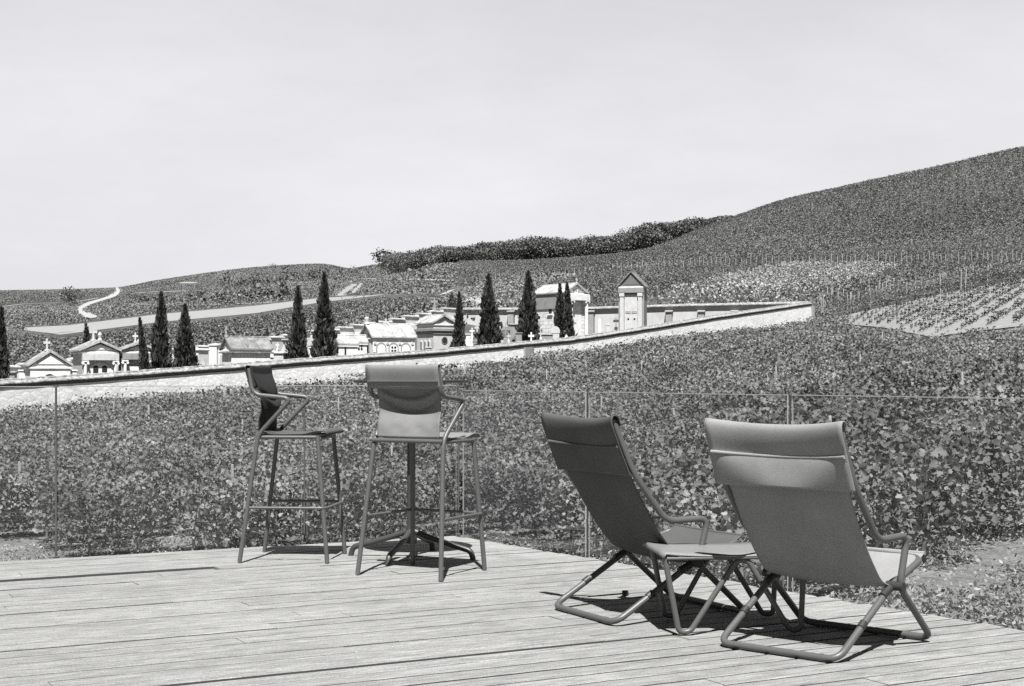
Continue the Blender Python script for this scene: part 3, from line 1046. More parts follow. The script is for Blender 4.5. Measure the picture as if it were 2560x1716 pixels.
def sweep_section(m, line, sec, flip=False):
    """line: [(X, Y, z)], sec: [(offset, dz)] open polyline"""
    pts = []
    for (X, Yy, z) in line:
        pts.append([(X + WN_[0] * o, Yy + WN_[1] * o, z + dz) for o, dz in sec])
    m.grid(pts, smooth=False, flip=flip)


tops = np.array([(-260, 968), (0, 951), (214, 938), (427, 922), (640, 907), (780, 896.5), (1080, 876), (1420, 845.5), (1620, 816), (1800, 787), (2022, 755)], float)
line = []
for x in np.linspace(-260, 2022, 110):
    D = wallD(x)
    y = np.interp(x, tops[:, 0], tops[:, 1])
    line.append(((x - 1280) / F * D, D, zpx(y, D)))
WN_ = WNm
wr = empty('cemetery_wall', (line[0][0], line[0][1], 0), label='long white rubble stone wall with tiled coping climbing between vineyard and cemetery', cat='wall')
off = np.array([line[0][0], line[0][1], 0])
lineL = [(a - off[0], b - off[1], c) for a, b, c in line]
m = MB()
sweep_section(m, lineL, [(.20, -.255), (.20, -4.2)]); sweep_section(m, lineL, [(-.20, -4.2), (-.20, -.255)])
for e in (0, -1):
    X, Yy, z = lineL[e]
    m.add([(X + WN_[0] * o, Yy + WN_[1] * o, z + dz) for o, dz in ((.20, -.255), (.20, -4.2), (-.20, -4.2), (-.20, -.255))], [(0, 1, 2, 3)])
m.build('wall', M['rubble'], wr)
m = MB()
def wob(l, a): return [(x, y, z + random.uniform(-a, a)) for x, y, z in l]
lw_ = wob(lineL, .012)
sweep_section(m, lw_, [(-.27, -.13), (-.27, -.10), (0, 0), (.27, -.10), (.27, -.135), (.20, -.135)])
for e in (0, -1):
    X, Yy, z = lw_[e]
    m.add([(X + WN_[0] * o, Yy + WN_[1] * o, z + dz) for o, dz in ((-.27, -.13), (-.27, -.10), (0, 0), (.27, -.10), (.27, -.135))], [(0, 1, 2, 3, 4)])
# rounded ridge tiles
for i in range(0, len(lw_) - 1):
    a, b = np.array(lw_[i]), np.array(lw_[i + 1])
    n_t = max(1, int(np.linalg.norm(b - a) / .42))
    for k in range(n_t):
        p = a + (b - a) * (k + .03) / n_t; q = a + (b - a) * (k + .93) / n_t
        m.tube([tuple(p + (0, 0, -.01 + random.uniform(-.008, .008))), tuple(q + (0, 0, -.01 + random.uniform(-.008, .008)))], .055, 6)
m.build('coping', M['coping'], wr)
m = MB()
sweep_section(m, lineL, [(-.22, -.135), (.222, -.135), (.222, -.225), (.205, -.23), (.205, -.245), (.215, -.245), (.215, -.262), (.20, -.27)])
m.build('course', M['course'], wr)
# one grey pilaster against the wall and the pier that ends it
for x, wd, mt in ((1312, .80, 'brick'), (2026, .30, 'brick')):
    D = wallD(x); X = (x - 1280) / F * D; y = np.interp(x, tops[:, 0], tops[:, 1])
    m = MB()
    m.M = Matrix.Translation((X - off[0], D - off[1], 0)) @ Matrix.Rotation(math.atan2(WT[1], WT[0]), 4, 'Z')
    m.box(-wd / 2, wd / 2, -.30, .235, zpx(y, D) - 4.0, zpx(y, D) - .285)
    m.build('pilaster', M['brick'], wr)

# far wall
FX, FY = -4.1, 112.0
NX1, NY1 = (2020 - 1280) / F * 105.0, 105.0
fw = empty('cemetery_wall', (FX, FY, 0), label='far cemetery wall with brick buttresses and tiled coping, below the vineyard slope', cat='wall')
WTf = np.array([NX1 - FX, NY1 - FY]); Lf = np.linalg.norm(WTf); WTf /= Lf
WN_ = np.array([WTf[1], -WTf[0]])
linef = []
for t in np.linspace(0, 1, 40):
    X, Yy = FX + (NX1 - FX) * t, FY + (NY1 - FY) * t
    xp = 1280 + F * X / Yy
    y = np.interp(xp, [1140, 1340, 1460, 1545, 1700, 1900, 2022], [770, 770, 768.5, 766, 761, 757, 754])
    linef.append((X - FX, Yy - FY, zpx(y, Yy)))
m = MB(); sweep_section(m, linef, [(.2, -.17), (.2, -4.0)]); sweep_section(m, linef, [(-.2, -4.0), (-.2, -.17)])
m.build('wall', M['render'], fw)
m = MB(); sweep_section(m, linef, [(-.42, -.17), (-.42, -.12), (0, .02), (.42, -.12), (.42, -.17), (.2, -.172)])
m.build('coping', M['coping'], fw)
for x in (1282, 1481, 1675, 1755, 1838):
    k = (x - 1280) / F
    t = (FX - k * FY) / (k * (NY1 - FY) - (NX1 - FX))
    X, Yy = FX + (NX1 - FX) * t, FY + (NY1 - FY) * t
    zt0 = zpx(778, Yy)
    m = MB(); m.M = Matrix.Translation((X - FX, Yy - FY, 0)) @ Matrix.Rotation(math.atan2(WTf[1], WTf[0]) + R(0), 4, 'Z')
    m.box(-.22, .22, -.62, -.2, zt0 - 3.5, zt0 - .10)
    m.prism_x([(-.20, zt0 + .06), (-.20, zt0 - .10), (-.72, zt0 - .10), (-.72, zt0 - .04)], -.28, .28)
    m.build('buttress', M['brick'], fw)

# stepped back wall
steps = [(-150, -60, 922), (-60, -20, 918), (-20, 19, 916), (19, 46, 914), (46, 88, 908), (88, 130, 904), (130, 172, 899), (172, 215, 895), (215, 260, 890),
         (260, 305, 886), (305, 350, 881), (350, 398, 876), (398, 446, 871), (446, 492, 868), (492, 529, 864), (529, 566, 859), (566, 606, 854),
         (606, 640, 850), (640, 672, 846), (672, 706, 841), (706, 738, 836), (738, 772, 831), (772, 806, 826), (806, 844, 822), (844, 878, 817),
         (878, 912, 811), (912, 944, 806), (944, 976, 803), (976, 1008, 796), (1008, 1042, 789), (1042, 1074, 783), (1074, 1104, 777), (1104, 1142, 770)]
sw = empty('cemetery_wall', (-20, 89, 0), label='stepped back wall of pale rendered panels climbing behind the tombs', cat='wall')
for i, (x0, x1, y) in enumerate(steps):
    pp = []
    for x in (x0, x1):
        k = (x - 1280) / F
        t = (-4.1 - 112 * k) / (38.3 - 55 * k)
        pp.append((-4.1 - 38.3 * t, 112 - 55 * t))
    a, b = np.array(pp[0]), np.array(pp[1])
    L = np.linalg.norm(b - a); ang = math.atan2(b[1] - a[1], b[0] - a[0])
    z = zpx(y, (a[1] + b[1]) / 2)
    m = MB(); m.M = Matrix.Translation((a[0] + 20, a[1] - 89, 0)) @ Matrix.Rotation(ang, 4, 'Z')
    m.box(.004, L - .004, -.16, .16, z - 3.2, z - .12)
    m.build('wall_panel', M['stone' if i % 3 else 'stone_white'], sw)
    m = MB(); m.M = Matrix.Translation((a[0] + 20, a[1] - 89, 0)) @ Matrix.Rotation(ang, 4, 'Z')
    m.prism_x([(-.24, z - .12), (.24, z - .12), (.24, z - .07), (0, z + .01), (-.24, z - .07)], -.02, L + .02)
    m.build('coping', M['slate'], sw)
    if random.random() < .55:
        m = MB(); m.M = Matrix.Translation((a[0] + 20, a[1] - 89, 0)) @ Matrix.Rotation(ang, 4, 'Z')
        m.box(L * .15, L * .8, -.50, -.165, z - 3.0, z - random.uniform(.55, 1.0), .02)
        m.build('tomb_front', M['stone_white'], sw)


# ================================================================== tombs
def arch_poly(cx, z0, w, h, n=8):
    r = w / 2
    p = [(cx - r, z0), (cx + r, z0)]
    for k in range(n + 1):
        a = math.pi * k / n
        p.append((cx + r * math.cos(a), z0 + h - r + r * math.sin(a)))
    return p


def disc_poly(cx, cz, r, n=16):
    return [(cx + r * math.cos(2 * math.pi * k / n), cz + r * math.sin(2 * math.pi * k / n)) for k in range(n)]


def cross_mb(m, x, y, z, h, t=None, flare=True):
    t = t or h * .11
    w = h * .30
    m.prism([(x - t * .9, z), (x + t * .9, z), (x + t * .55, z + h * .52), (x + w, z + h * .50), (x + w, z + h * .74), (x + t * .55, z + h * .72), (x + t * .8, z + h),
             (x - t * .8, z + h), (x - t * .55, z + h * .72), (x - w, z + h * .74), (x - w, z + h * .50), (x - t * .55, z + h * .52)], y - t * .6, y + t * .6)
    m.box(x - t * 1.8, x + t * 1.8, y - t * 1.4, y + t * 1.4, z - h * .16, z + .001, .004)


def chapel(label, x, D, ye, yr, w, l, rot, body='stone', roof='slate', name='burial_chapel', over=.09, hb=2.6, slabs=True, cornice=None):
    """small burial chapel: gable front centred on photo column x. Returns root, eave z, ridge z (local z = world z)"""
    X = (x - 1280) / F * D
    zg = float(zt(X, D))
    root = empty(name, (X, D, zg), R(rot), label=label, cat='burial chapel', group='burial chapels in the cemetery')
    ze, zr = zpx(ye, D) - zg, zpx(yr, D) - zg
    m = MB()
    m.box(-w / 2, w / 2, 0, l, -.6, ze - .012)
    m.box(-w / 2 - .06, w / 2 + .06, -.06, l + .06, -.6, .22)
    m.build('wall', M[body], root)
    m = MB()
    m.prism([(-w / 2, ze - .010), (w / 2, ze - .010), (0, zr - .05)], .01, l - .01)
    m.build('gable', M[body], root)
    m = MB()
    th = .07
    o = over
    sl = (zr - ze) / (w / 2)
    for s_ in (1, -1):
        e = (s_ * (w / 2 + o), ze - o * sl + .02)
        poly = [(0, zr), (0, zr + th), (e[0], e[1] + th), e]
        if s_ > 0: poly = poly[::-1]
        m.prism(poly, -o, l + o)
    if slabs:
        n = max(2, int(l / .45))
        for k in range(n + 1):
            yy = -o + (l + 2 * o) * k / n
            yy = min(max(yy, -o + .03), l + o - .03)
            for s_ in (1, -1):
                e = (s_ * (w / 2 + o * 1.02), ze - o * sl + .02)
                poly = [(0, zr + th + .001), (0, zr + th + .03), (e[0], e[1] + th + .03), (e[0], e[1] + th + .001)]
                if s_ > 0: poly = poly[::-1]
                m.prism(poly, yy - .02, yy + .02)
    m.tube([(0, -o - .01, zr + th), (0, l + o + .01, zr + th)], .035, 8)
    m.build('roof', M[roof], root)
    m = MB()
    m.box(-w / 2 - .05, w / 2 + .05, -.05, l + .05, ze - .13, ze - .06, .01)
    if cornice: m.box(-w / 2 - .05, w / 2 + .05, -.05, l + .05, cornice - .09, cornice, .02)
    m.build('cornice', M['stone_white'], root)
    return root, ze, zr


def add_cross(root, y, z, h, mat='stone', x=0):
    m = MB(); cross_mb(m, x, y, z, h); m.build('cross', M[mat], root)


def front_poly(root, name, poly, mat, y0=-.02, y1=.02):
    m = MB(); m.prism(poly, y0, y1); return m.build(name, M[mat], root)


def side_opening(root, name, poly, mat, xs, depth=.02):
    """poly in (y, z) on the side at x = xs"""
    m = MB(); m.prism_x(poly, xs - depth, xs + depth); return m.build(name, M[mat], root)


def columns(root, xs, z0, z1, r=.075, y=-.12, mat='stone_white'):
    for x in xs:
        m = MB()
        m.cyl(x, y, z0, z1 - .12, r, r * .88, 14)
        m.cyl(x, y, z0 - .06, z0, r * 1.4, r * 1.2, 14)
        m.box(x - r * 1.6, x + r * 1.6, y - r * 1.3, y + r * 1.3, z1 - .05, z1, .006)
        for s_ in (-1, 1):
            m.tube([(x + s_ * r * 1.25, y - r * 1.25, z1 - .095), (x + s_ * r * 1.25, y + r * 1.25, z1 - .095)], .05, 10)
        m.build('column', M[mat], root)


# small gabled tomb, far left
c, ze, zr = chapel('small gabled tomb with stone cross, leftmost of the white chapels', 126, 56, 914, 881, 1.46, 1.35, 26, 'stone_white', 'slate')
add_cross(c, .85, zr + .12, .42)
front_poly(c, 'window', arch_poly(-.03, ze - .62, .42, .30), 'hole')
for x in (-.55, .50):
    m = MB(); m.box(x - .13, x + .13, -.10, -.001, ze - .95, ze - .40, .01); m.build('pilaster', M['stone_white'], c)
front_poly(c, 'tympanum', [(-.50, ze + .05), (.50, ze + .05), (0, zr - .13)], 'stone_white', -.025, .008)

# chapel with twin arched windows
c, ze, zr = chapel('white chapel with columns and two arched windows, between small gabled tomb and its twin', 250, 58, 876, 856, 1.34, 2.15, 26, 'stone', 'slate', over=.14, cornice=None)
add_cross(c, 1.45, zr + .14, .50)
m = MB(); m.cyl(0, .02, zr + .06, zr + .16, .10, .06, 12); m.cyl(0, .02, zr + .16, zr + .30, .055, .085, 12); m.cyl(0, .02, zr + .30, zr + .40, .085, .02, 12)
m.build('finial', M['stone'], c)
front_poly(c, 'tympanum', [(-.52, ze + .03), (.52, ze + .03), (0, zr - .10)], 'stone_white', -.025, .008)
m = MB(); m.box(-.70, .70, -.20, -.002, ze - .40, ze - .14, .01); m.build('entablature', M['stone'], c)
columns(c, (-.58, .58), .1, ze - .42)
front_poly(c, 'door_surround', arch_poly(0, .2, 1.0, ze - .68), 'stone_white', -.03, .01)
for x in (-.17, .17):
    front_poly(c, 'window', arch_poly(x, ze - 1.55, .20, .95), 'hole', -.042, .0)
    for zz in (.25, .55):
        m = MB(); m.box(x - .098, x + .098, -.047, -.043, ze - 1.55 + zz, ze - 1.53 + zz); m.build('window_bar', M['stone_grey'], c)
m = MB(); m.box(-.22, -.12, -.01, .01, 0, .01)

# its twin to the right
c, ze, zr = chapel('white pedimented chapel with scroll-topped columns, just left of the first tall cypress', 346, 58.6, 876, 861, 1.28, 1.5, 20, 'stone', 'slate', over=.14)
add_cross(c, 1.2, zr + .13, .36)
m = MB(); m.cyl(0, .02, zr + .06, zr + .12, .06, .04, 10); m.cyl(0, .02, zr + .12, zr + .20, .05, .01, 10); m.build('finial', M['stone'], c)
front_poly(c, 'tympanum', [(-.44, ze + .03), (.44, ze + .03), (0, zr - .08)], 'stone_white', -.025, .008)
m = MB(); m.box(-.62, .62, -.18, -.002, ze - .38, ze - .14, .01); m.build('entablature', M['stone_grey'], c)
columns(c, (-.52, .52), .1, ze - .40)
front_poly(c, 'door_panel', [(-.40, .2), (.40, .2), (.40, ze - .62), (-.40, ze - .62)], 'stone_white', -.03, .01)

# chapel with zinc roof and statue
c, ze, zr = chapel('long low chapel with ribbed roof and a statue on its gable, right of two cypresses', 567, 62, 872, 846, 1.0, 1.75, -56, 'stone_white', 'slate_dark', over=.10)
m = MB(); m.cyl(0, -.02, zr + .04, zr + .18, .09, .06, 10); m.cyl(0, -.02, zr + .18, zr + .42, .075, .05, 10); m.cyl(0, -.02, zr + .42, zr + .50, .045, .03, 10)
m.box(-.15, .15, -.05, .01, zr + .33, zr + .39, .01); m.build('statue', M['stone_grey'], c)
m = MB(); m.box(-.60, .60, -.12, 1.87, ze - .20, ze - .135, .01); m.build('eave_board', M['slate_dark'], c)
add_cross(c, 1.0, zr + .09, .18, 'iron')
side_opening(c, 'window', [(1.08, ze - .72), (1.34, ze - .72), (1.34, ze - .52), (1.08, ze - .52)], 'hole', .5)
side_opening(c, 'doorway', [(.10, ze - 1.4), (.32, ze - 1.4), (.32, ze - .62), (.10, ze - .62)], 'stone_grey', .5)

# low house left of the arcaded chapel
c, ze, zr = chapel('low plain tomb with sloping roof and slit window, between cypress and arcaded chapel', 838, 68.0, 861, 842, .8, .95, -58, 'stone_white', 'slate', over=.06)
side_opening(c, 'window', [(.28, ze - .55), (.36, ze - .55), (.36, ze - .15), (.28, ze - .15)], 'hole', .4)
c, ze, zr = chapel('small annex with four-hole rosette, on the left of the arcaded chapel', 881, 69, 856, 842, .5, .62, -60, 'stone_white', 'slate', over=.06)
for a, b in ((-.07, -.07), (.07, -.07), (-.07, .07), (.07, .07)):
    side_opening(c, 'rosette_hole', [(.28 + p, ze - .24 + q) for p, q in disc_poly(a, b, .05, 10)], 'hole', .25)

# arcaded chapel
c, ze, zr = chapel('arcaded white chapel with big arched gable window and three side arches', 917, 70.2, 843, 813, 1.5, 2.15, -62, 'stone_white', 'slate', over=.10)
m = MB(); m.cyl(0, 0, zr + .05, zr + .15, .14, .10, 8); m.cyl(0, 0, zr + .15, zr + .32, .10, .13, 8); m.cyl(0, 0, zr + .32, zr + .38, .13, .05, 8); m.build('finial', M['stone'], c)
front_poly(c, 'window_surround', arch_poly(0, ze - .70, .70, .86), 'stone_grey', -.03, .01)
front_poly(c, 'window', arch_poly(0, ze - .66, .52, .72), 'hole', -.045, .0)
for k, yy in enumerate((.42, 1.05, 1.68)):
    side_opening(c, 'arch', [(yy + p, z) for p, z in arch_poly(0, ze - .98, .52, .72)], 'stone_grey', .75, .016)
    side_opening(c, 'arch_panel', [(yy + p, z) for p, z in arch_poly(0, ze - .98, .40, .62)], 'stone_white', .76, .02)
    if k == 1:
        for a, b in ((-.075, -.08), (.075, -.08), (-.075, .08), (.075, .08)):
            side_opening(c, 'rosette_hole', [(yy + p, ze - .58 + q) for p, q in disc_poly(a, b, .058, 10)], 'hole', .775, .012)
for yy in (.10, .735, 1.365, 2.02):
    m = MB(); m.box(.752, .80, yy - .09, yy + .09, ze - .85, ze - .72, .006); m.build('capital', M['stone_grey'], c)
    m = MB(); m.M = Matrix.Translation((.77, yy, ze - .30)) @ Matrix.Rotation(R(90), 4, 'Y'); m.cyl(0, 0, -.02, .02, .07, .07, 12); m.build('medallion', M['stone'], c)

# chapel with round window
c, ze, zr = chapel('tall chapel with round window and low second roof tier, right of the arcaded chapel', 1110, 74, 808, 790.5, 1.22, 1.62, 34, 'stone', 'slate', over=.10, cornice=None)
m = MB(); m.box(-.72, .72, -.11, 1.73, ze - .42, ze - .26, .02); m.box(-.66, .66, -.05, 1.67, ze - .56, ze - .43, .01); m.build('lower_cornice', M['stone_grey'], c)
front_poly(c, 'window_ring', disc_poly(.02, ze - .86, .185, 22), 'stone_grey', -.03, .01)
front_poly(c, 'window', disc_poly(.02, ze - .86, .145, 22), 'hole', -.042, .0)
for yy in (.42, .80, 1.18):
    side_opening(c, 'arch', [(yy + p, z) for p, z in arch_poly(0, ze - 1.30, .20, .46)], 'stone_white', -.61, .02)
    side_opening(c, 'slit_window', [(yy + p, z) for p, z in arch_poly(0, ze - 1.28, .10, .36)], 'hole', -.62, .02)

# temple tomb
c, ze, zr = chapel('temple-like chapel of coursed stone with carved pediment, behind the twin cypresses', 1440, 95, 731, 711, 1.72, 2.9, 42, 'stone_course', 'slate', over=.16)
front_poly(c, 'tympanum', [(-.66, ze + .05), (.66, ze + .05), (0, zr - .12)], 'stone_white', -.025, .008)
for a, b in ((-.22, .1), (0, .16), (.22, .1)):
    front_poly(c, 'carving', disc_poly(a, ze + b, .07, 8), 'stone_grey', -.05, -.02)
m = MB(); cross_mb(m, 0, -.05, zr + .10, .30); m.build('cross', M['stone'], c)
m = MB(); m.box(-.86, .86, -.42, -.005, ze - .55, ze - .14, .02); m.build('entablature', M['stone_white'], c)
columns(c, (-.68, .68), .05, ze - .56, .12, -.27)
front_poly(c, 'doorway', [(-.45, .1), (.45, .1), (.45, ze - .62), (-.45, ze - .62)], 'stone_white', -.03, .01)
side_opening(c, 'window', [(1.35, ze - 1.35), (1.62, ze - 1.35), (1.62, ze - .62), (1.35, ze - .62)], 'hole', -.86)
m = MB(); m.box(-.93, -.865, -.02, 2.95, ze - 1.05, ze - .14, .0); m.build('frieze', M['stone_grey'], c)
m = MB(); m.box(-.96, -.865, 1.25, 1.72, ze - 1.46, ze - 1.38, .01); m.build('window_sill', M['stone_white'], c)

# portal tomb by the far wall
c, ze, zr = chapel('tall narrow pedimented tomb with panelled door, against the far wall', 1578, 103, 715, 681, 1.80, 1.2, -15, 'stone_grey', 'slate_dark', over=.13)
front_poly(c, 'tympanum', [(-.60, ze + .08), (.60, ze + .08), (0, zr - .15)], 'course', -.025, .008)
m = MB(); m.box(-.88, .88, -.20, -.002, ze - .50, ze - .14, .02); m.build('entablature', M['stone_grey'], c)
for x in (-.64, .64):
    m = MB(); m.box(x - .14, x + .14, -.16, -.002, .0, ze - .78, .02); m.box(x - .18, x + .18, -.2, -.002, ze - .77, ze - .52, .03); m.build('pilaster', M['stone'], c)
front_poly(c, 'door', [(-.46, .0), (.46, .0), (.46, ze - .60), (-.46, ze - .60)], 'stone', -.03, .01)
for x in (-.22, .22):
    for z0_, z1_ in ((ze - 1.95, ze - 1.91), (ze - 1.84, ze - 1.80)):
        m = MB(); m.box(x - .19, x + .19, -.036, -.031, z0_, z1_); m.build('door_rail', M['hole'], c)
    front_poly(c, 'door_ring', disc_poly(x + .02, ze - 2.32, .075, 10), 'hole', -.036, -.0305)


def stone_thing(x, yt, wpx, D, kind, label, mat='stone', rot=0, ybase=None):
    X = (x - 1280) / F * D
    zg = float(zt(X, D)); h = zpx(yt, D) - zg
    w = wpx / F * D
    m = MB()
    nm, cat = {'slab': ('headstone', 'headstone'), 'round': ('headstone', 'headstone'), 'cross': ('grave_cross', 'grave cross'),
               'iron': ('grave_cross', 'grave cross'), 'stele': ('stele', 'grave stele'), 'block': ('tomb', 'tomb'), 'gable': ('tomb', 'tomb')}[kind]
    if kind == 'slab':
        m.box(-w / 2, w / 2, -.07, .07, -.3, h - .05, .02); m.box(-w / 2 - .04, w / 2 + .04, -.11, .11, h - .05, h, .01)
        m.box(-w / 2 - .08, w / 2 + .08, -.2, .2, -.3, .25, .02)
    elif kind == 'round':
        m.prism(arch_poly(0, -.3, w * .9, h + .3), -.08, .08); m.prism(arch_poly(0, h - w * .8, w * 1.05, w * .8), -.10, .10)
        m.box(-w * .7, w * .7, -.25, .25, -.3, h * .35, .02)
    elif kind in ('cross', 'iron'):
        t = .025 if kind == 'iron' else None
        ch = min(h * .8, w * 1.7)
        cross_mb(m, 0, 0, h - ch, ch, t)
        if kind == 'iron':
            for a in range(8):
                r_ = w * .33
                cx_, cz_ = r_ * math.cos(a * math.pi / 4), h - ch * .38 + r_ * math.sin(a * math.pi / 4)
                m.tube(fillet([(cx_ * .4, 0, h - ch * .38 + (cz_ - h + ch * .38) * .4), (cx_, .01, cz_), (cx_ * 1.2, 0, cz_ + .03)], .02, 3), .018, 5)
        m.box(-w * .28, w * .28, -.14, .14, -.3, h - ch, .02)
        m.box(-w * .45, w * .45, -.24, .24, -.3, (h - ch) * .5, .02)
    elif kind == 'stele':
        m.add([(-w / 2, -w / 2, -.3), (w / 2, -w / 2, -.3), (w / 2, w / 2, -.3), (-w / 2, w / 2, -.3),
               (-w * .36, -w * .36, h * .93), (w * .36, -w * .36, h * .93), (w * .36, w * .36, h * .93), (-w * .36, w * .36, h * .93), (0, 0, h)],
              [(0, 1, 5, 4), (1, 2, 6, 5), (2, 3, 7, 6), (3, 0, 4, 7), (4, 5, 8), (5, 6, 8), (6, 7, 8), (7, 4, 8)])
    elif kind == 'block':
        m.box(-w / 2, w / 2, -.3, .3, -.3, h - .10, .01); m.box(-w / 2 - .05, w / 2 + .05, -.36, .36, h - .099, h, .03)
        m.box(-w * .35, w * .35, -.32, -.301, h * .45, h - .2)
    elif kind == 'gable':
        m.box(-w / 2, w / 2, 0, .6, -.3, h * .8)
        m.prism([(-w / 2 - .04, h * .8 + .002), (w / 2 + .04, h * .8 + .002), (0, h)], -.05, .65)
    return m.build(nm, M[mat], loc=(X, D, zg), label=label, cat=cat).__setattr__('rotation_euler', (0, 0, R(rot)))


ST = [
    (497, 872, 30, 61, 'block', 'plain white tomb block just right of the second cypress', 'stone_white', -30),
    (508, 893, 12, 59.5, 'gable', 'tiny pointed tomb in front of the plain block, right of the second cypress', 'stone', 10),
    (534, 862, 22, 66, 'slab', 'pale slab tomb left of the long low chapel with the statue', 'stone_white', -20),
    (680, 867, 30, 66, 'gable', 'little white tomb with pointed top, right of the ribbed-roof chapel', 'stone_white', 15),
    (664, 886, 18, 63.5, 'slab', 'grey mottled headstone at the right end of the ribbed-roof chapel', 'stone_grey', 5),
    (703, 880, 26, 64, 'block', 'dark stained tomb block left of the third cypress', 'stone', -15),
    (778, 838, 20, 73, 'gable', 'grey pointed tomb glimpsed between the third and fourth cypresses', 'stone', -25),
    (780, 868, 14, 66, 'slab', 'white headstone low between the third and fourth cypresses', 'stone_white', 0),
    (723, 848, 24, 72, 'block', 'dark-capped tomb behind the third cypress', 'stone_grey', -10),
    (1168, 835, 16, 78, 'slab', 'white headstone directly right of the thin cypress', 'stone_white', 0),
    (1180, 820, 12, 79, 'cross', 'white grave cross in the crowded plot right of the thin cypress', 'stone_white', 10),
    (1193, 812, 12, 81, 'cross', 'tallest pale grave cross between the thin cypress and the broad one', 'stone', -10),
    (1175, 848, 14, 76, 'cross', 'low white grave cross at the foot of the crowded plot', 'stone_white', 0),
    (1190, 842, 16, 76.5, 'round', 'grey round-topped headstone left of the broad cypress', 'stone_grey', 5),
    (1200, 828, 12, 79, 'slab', 'narrow pale slab touching the left of the broad cypress', 'stone', 5),
    (1264, 806, 24, 80, 'iron', 'ornate wrought cross between the two broad cypresses', 'stone_grey', 0),
    (1252, 838, 14, 77, 'round', 'small round headstone right of the first broad cypress', 'stone', 0),
    (1284, 810, 22, 83, 'block', 'grey block tomb between the ornate cross and the next cypress', 'stone_grey', 10),
    (1297, 832, 16, 79, 'slab', 'dark slab left of the second broad cypress', 'stone_grey', -10),
    (1328, 831, 14, 76.5, 'cross', 'small white cross at the foot of the second broad cypress', 'stone_white', 0),
    (1348, 806, 12, 86, 'cross', 'grey cross at the left corner of the temple-like chapel', 'stone_grey', 10),
    (1388, 816, 22, 80.5, 'round', 'round-headed pale tomb before the temple-like chapel', 'stone', 0),
    (1433, 799, 15, 84, 'cross', 'dark stone cross on stepped base in front of the temple chapel', 'stone_grey', 0),
    (1360, 836, 44, 80, 'slab', 'long low kerb stone before the temple-like chapel', 'stone_grey', 5),
    (1416, 836, 10, 80.5, 'stele', 'tiny pointed post right of the round-headed tomb', 'stone', 0),
    (1499, 795, 9, 90, 'stele', 'slim white obelisk before the far wall', 'stone_white', 0),
    (1540, 794, 14, 94, 'iron', 'small iron cross left of the tall pedimented tomb', 'iron', 0),
    (60, 925, 22, 57, 'slab', 'white slab left of the small gabled tomb', 'stone_white', 10),
    (30, 928, 18, 56, 'block', 'grey tomb block right of the leftmost cypress', 'stone_grey', 10),
    (183, 925, 18, 57, 'slab', 'white stone stub left of the twin-window chapel', 'stone_white', 10),
    (425, 873, 7, 63, 'stele', 'thin white stele between the first two tall cypresses', 'stone_white', 0),
    (965, 797, 14, 99, 'cross', 'pale cross rising over the stepped back wall', 'stone', 0),
    (1086, 744, 16, 111, 'cross', 'grey cross above the roof of the round-window chapel', 'stone_grey', 0),
    (1088, 784, 18, 100, 'gable', 'small dark-fronted tomb behind the round-window chapel', 'stone_grey', 0),
    (640, 869, 16, 64, 'slab', 'white slab seen over the ribbed roof, at its right end', 'stone_white', 0),
    (694, 857, 9, 72, 'cross', 'small white cross above the little pointed tomb', 'stone_white', 0),
    (716, 860, 16, 66, 'gable', 'pale pointed tomb touching the left of the third cypress', 'stone', 20),
    (790, 850, 10, 70, 'cross', 'white cross between the third and fourth cypresses', 'stone_white', 0),
    (1072, 868, 14, 72.5, 'slab', 'low slab at the foot of the round-window chapel', 'stone', 0),
    (1160, 852, 10, 74, 'cross', 'little white cross low against the thin cypress', 'stone_white', 0),
    (1204, 850, 10, 76, 'slab', 'small white slab low at the left foot of the broad cypress', 'stone_white', 0),
    (1272, 834, 10, 77, 'cross', 'small pale cross below the ornate wrought cross', 'stone', 0),
    (1242, 818, 12, 84, 'slab', 'white slab behind, right of the first broad cypress', 'stone_white', 0),
    (1352, 828, 10, 79, 'cross', 'tiny cross right of the second broad cypress', 'stone', 0),
    (1520, 806, 10, 92, 'round', 'low round headstone between obelisk and iron cross', 'stone', 0),
]
for a in ST:
    stone_thing(*a[:4], a[4], a[5], a[6], a[7])


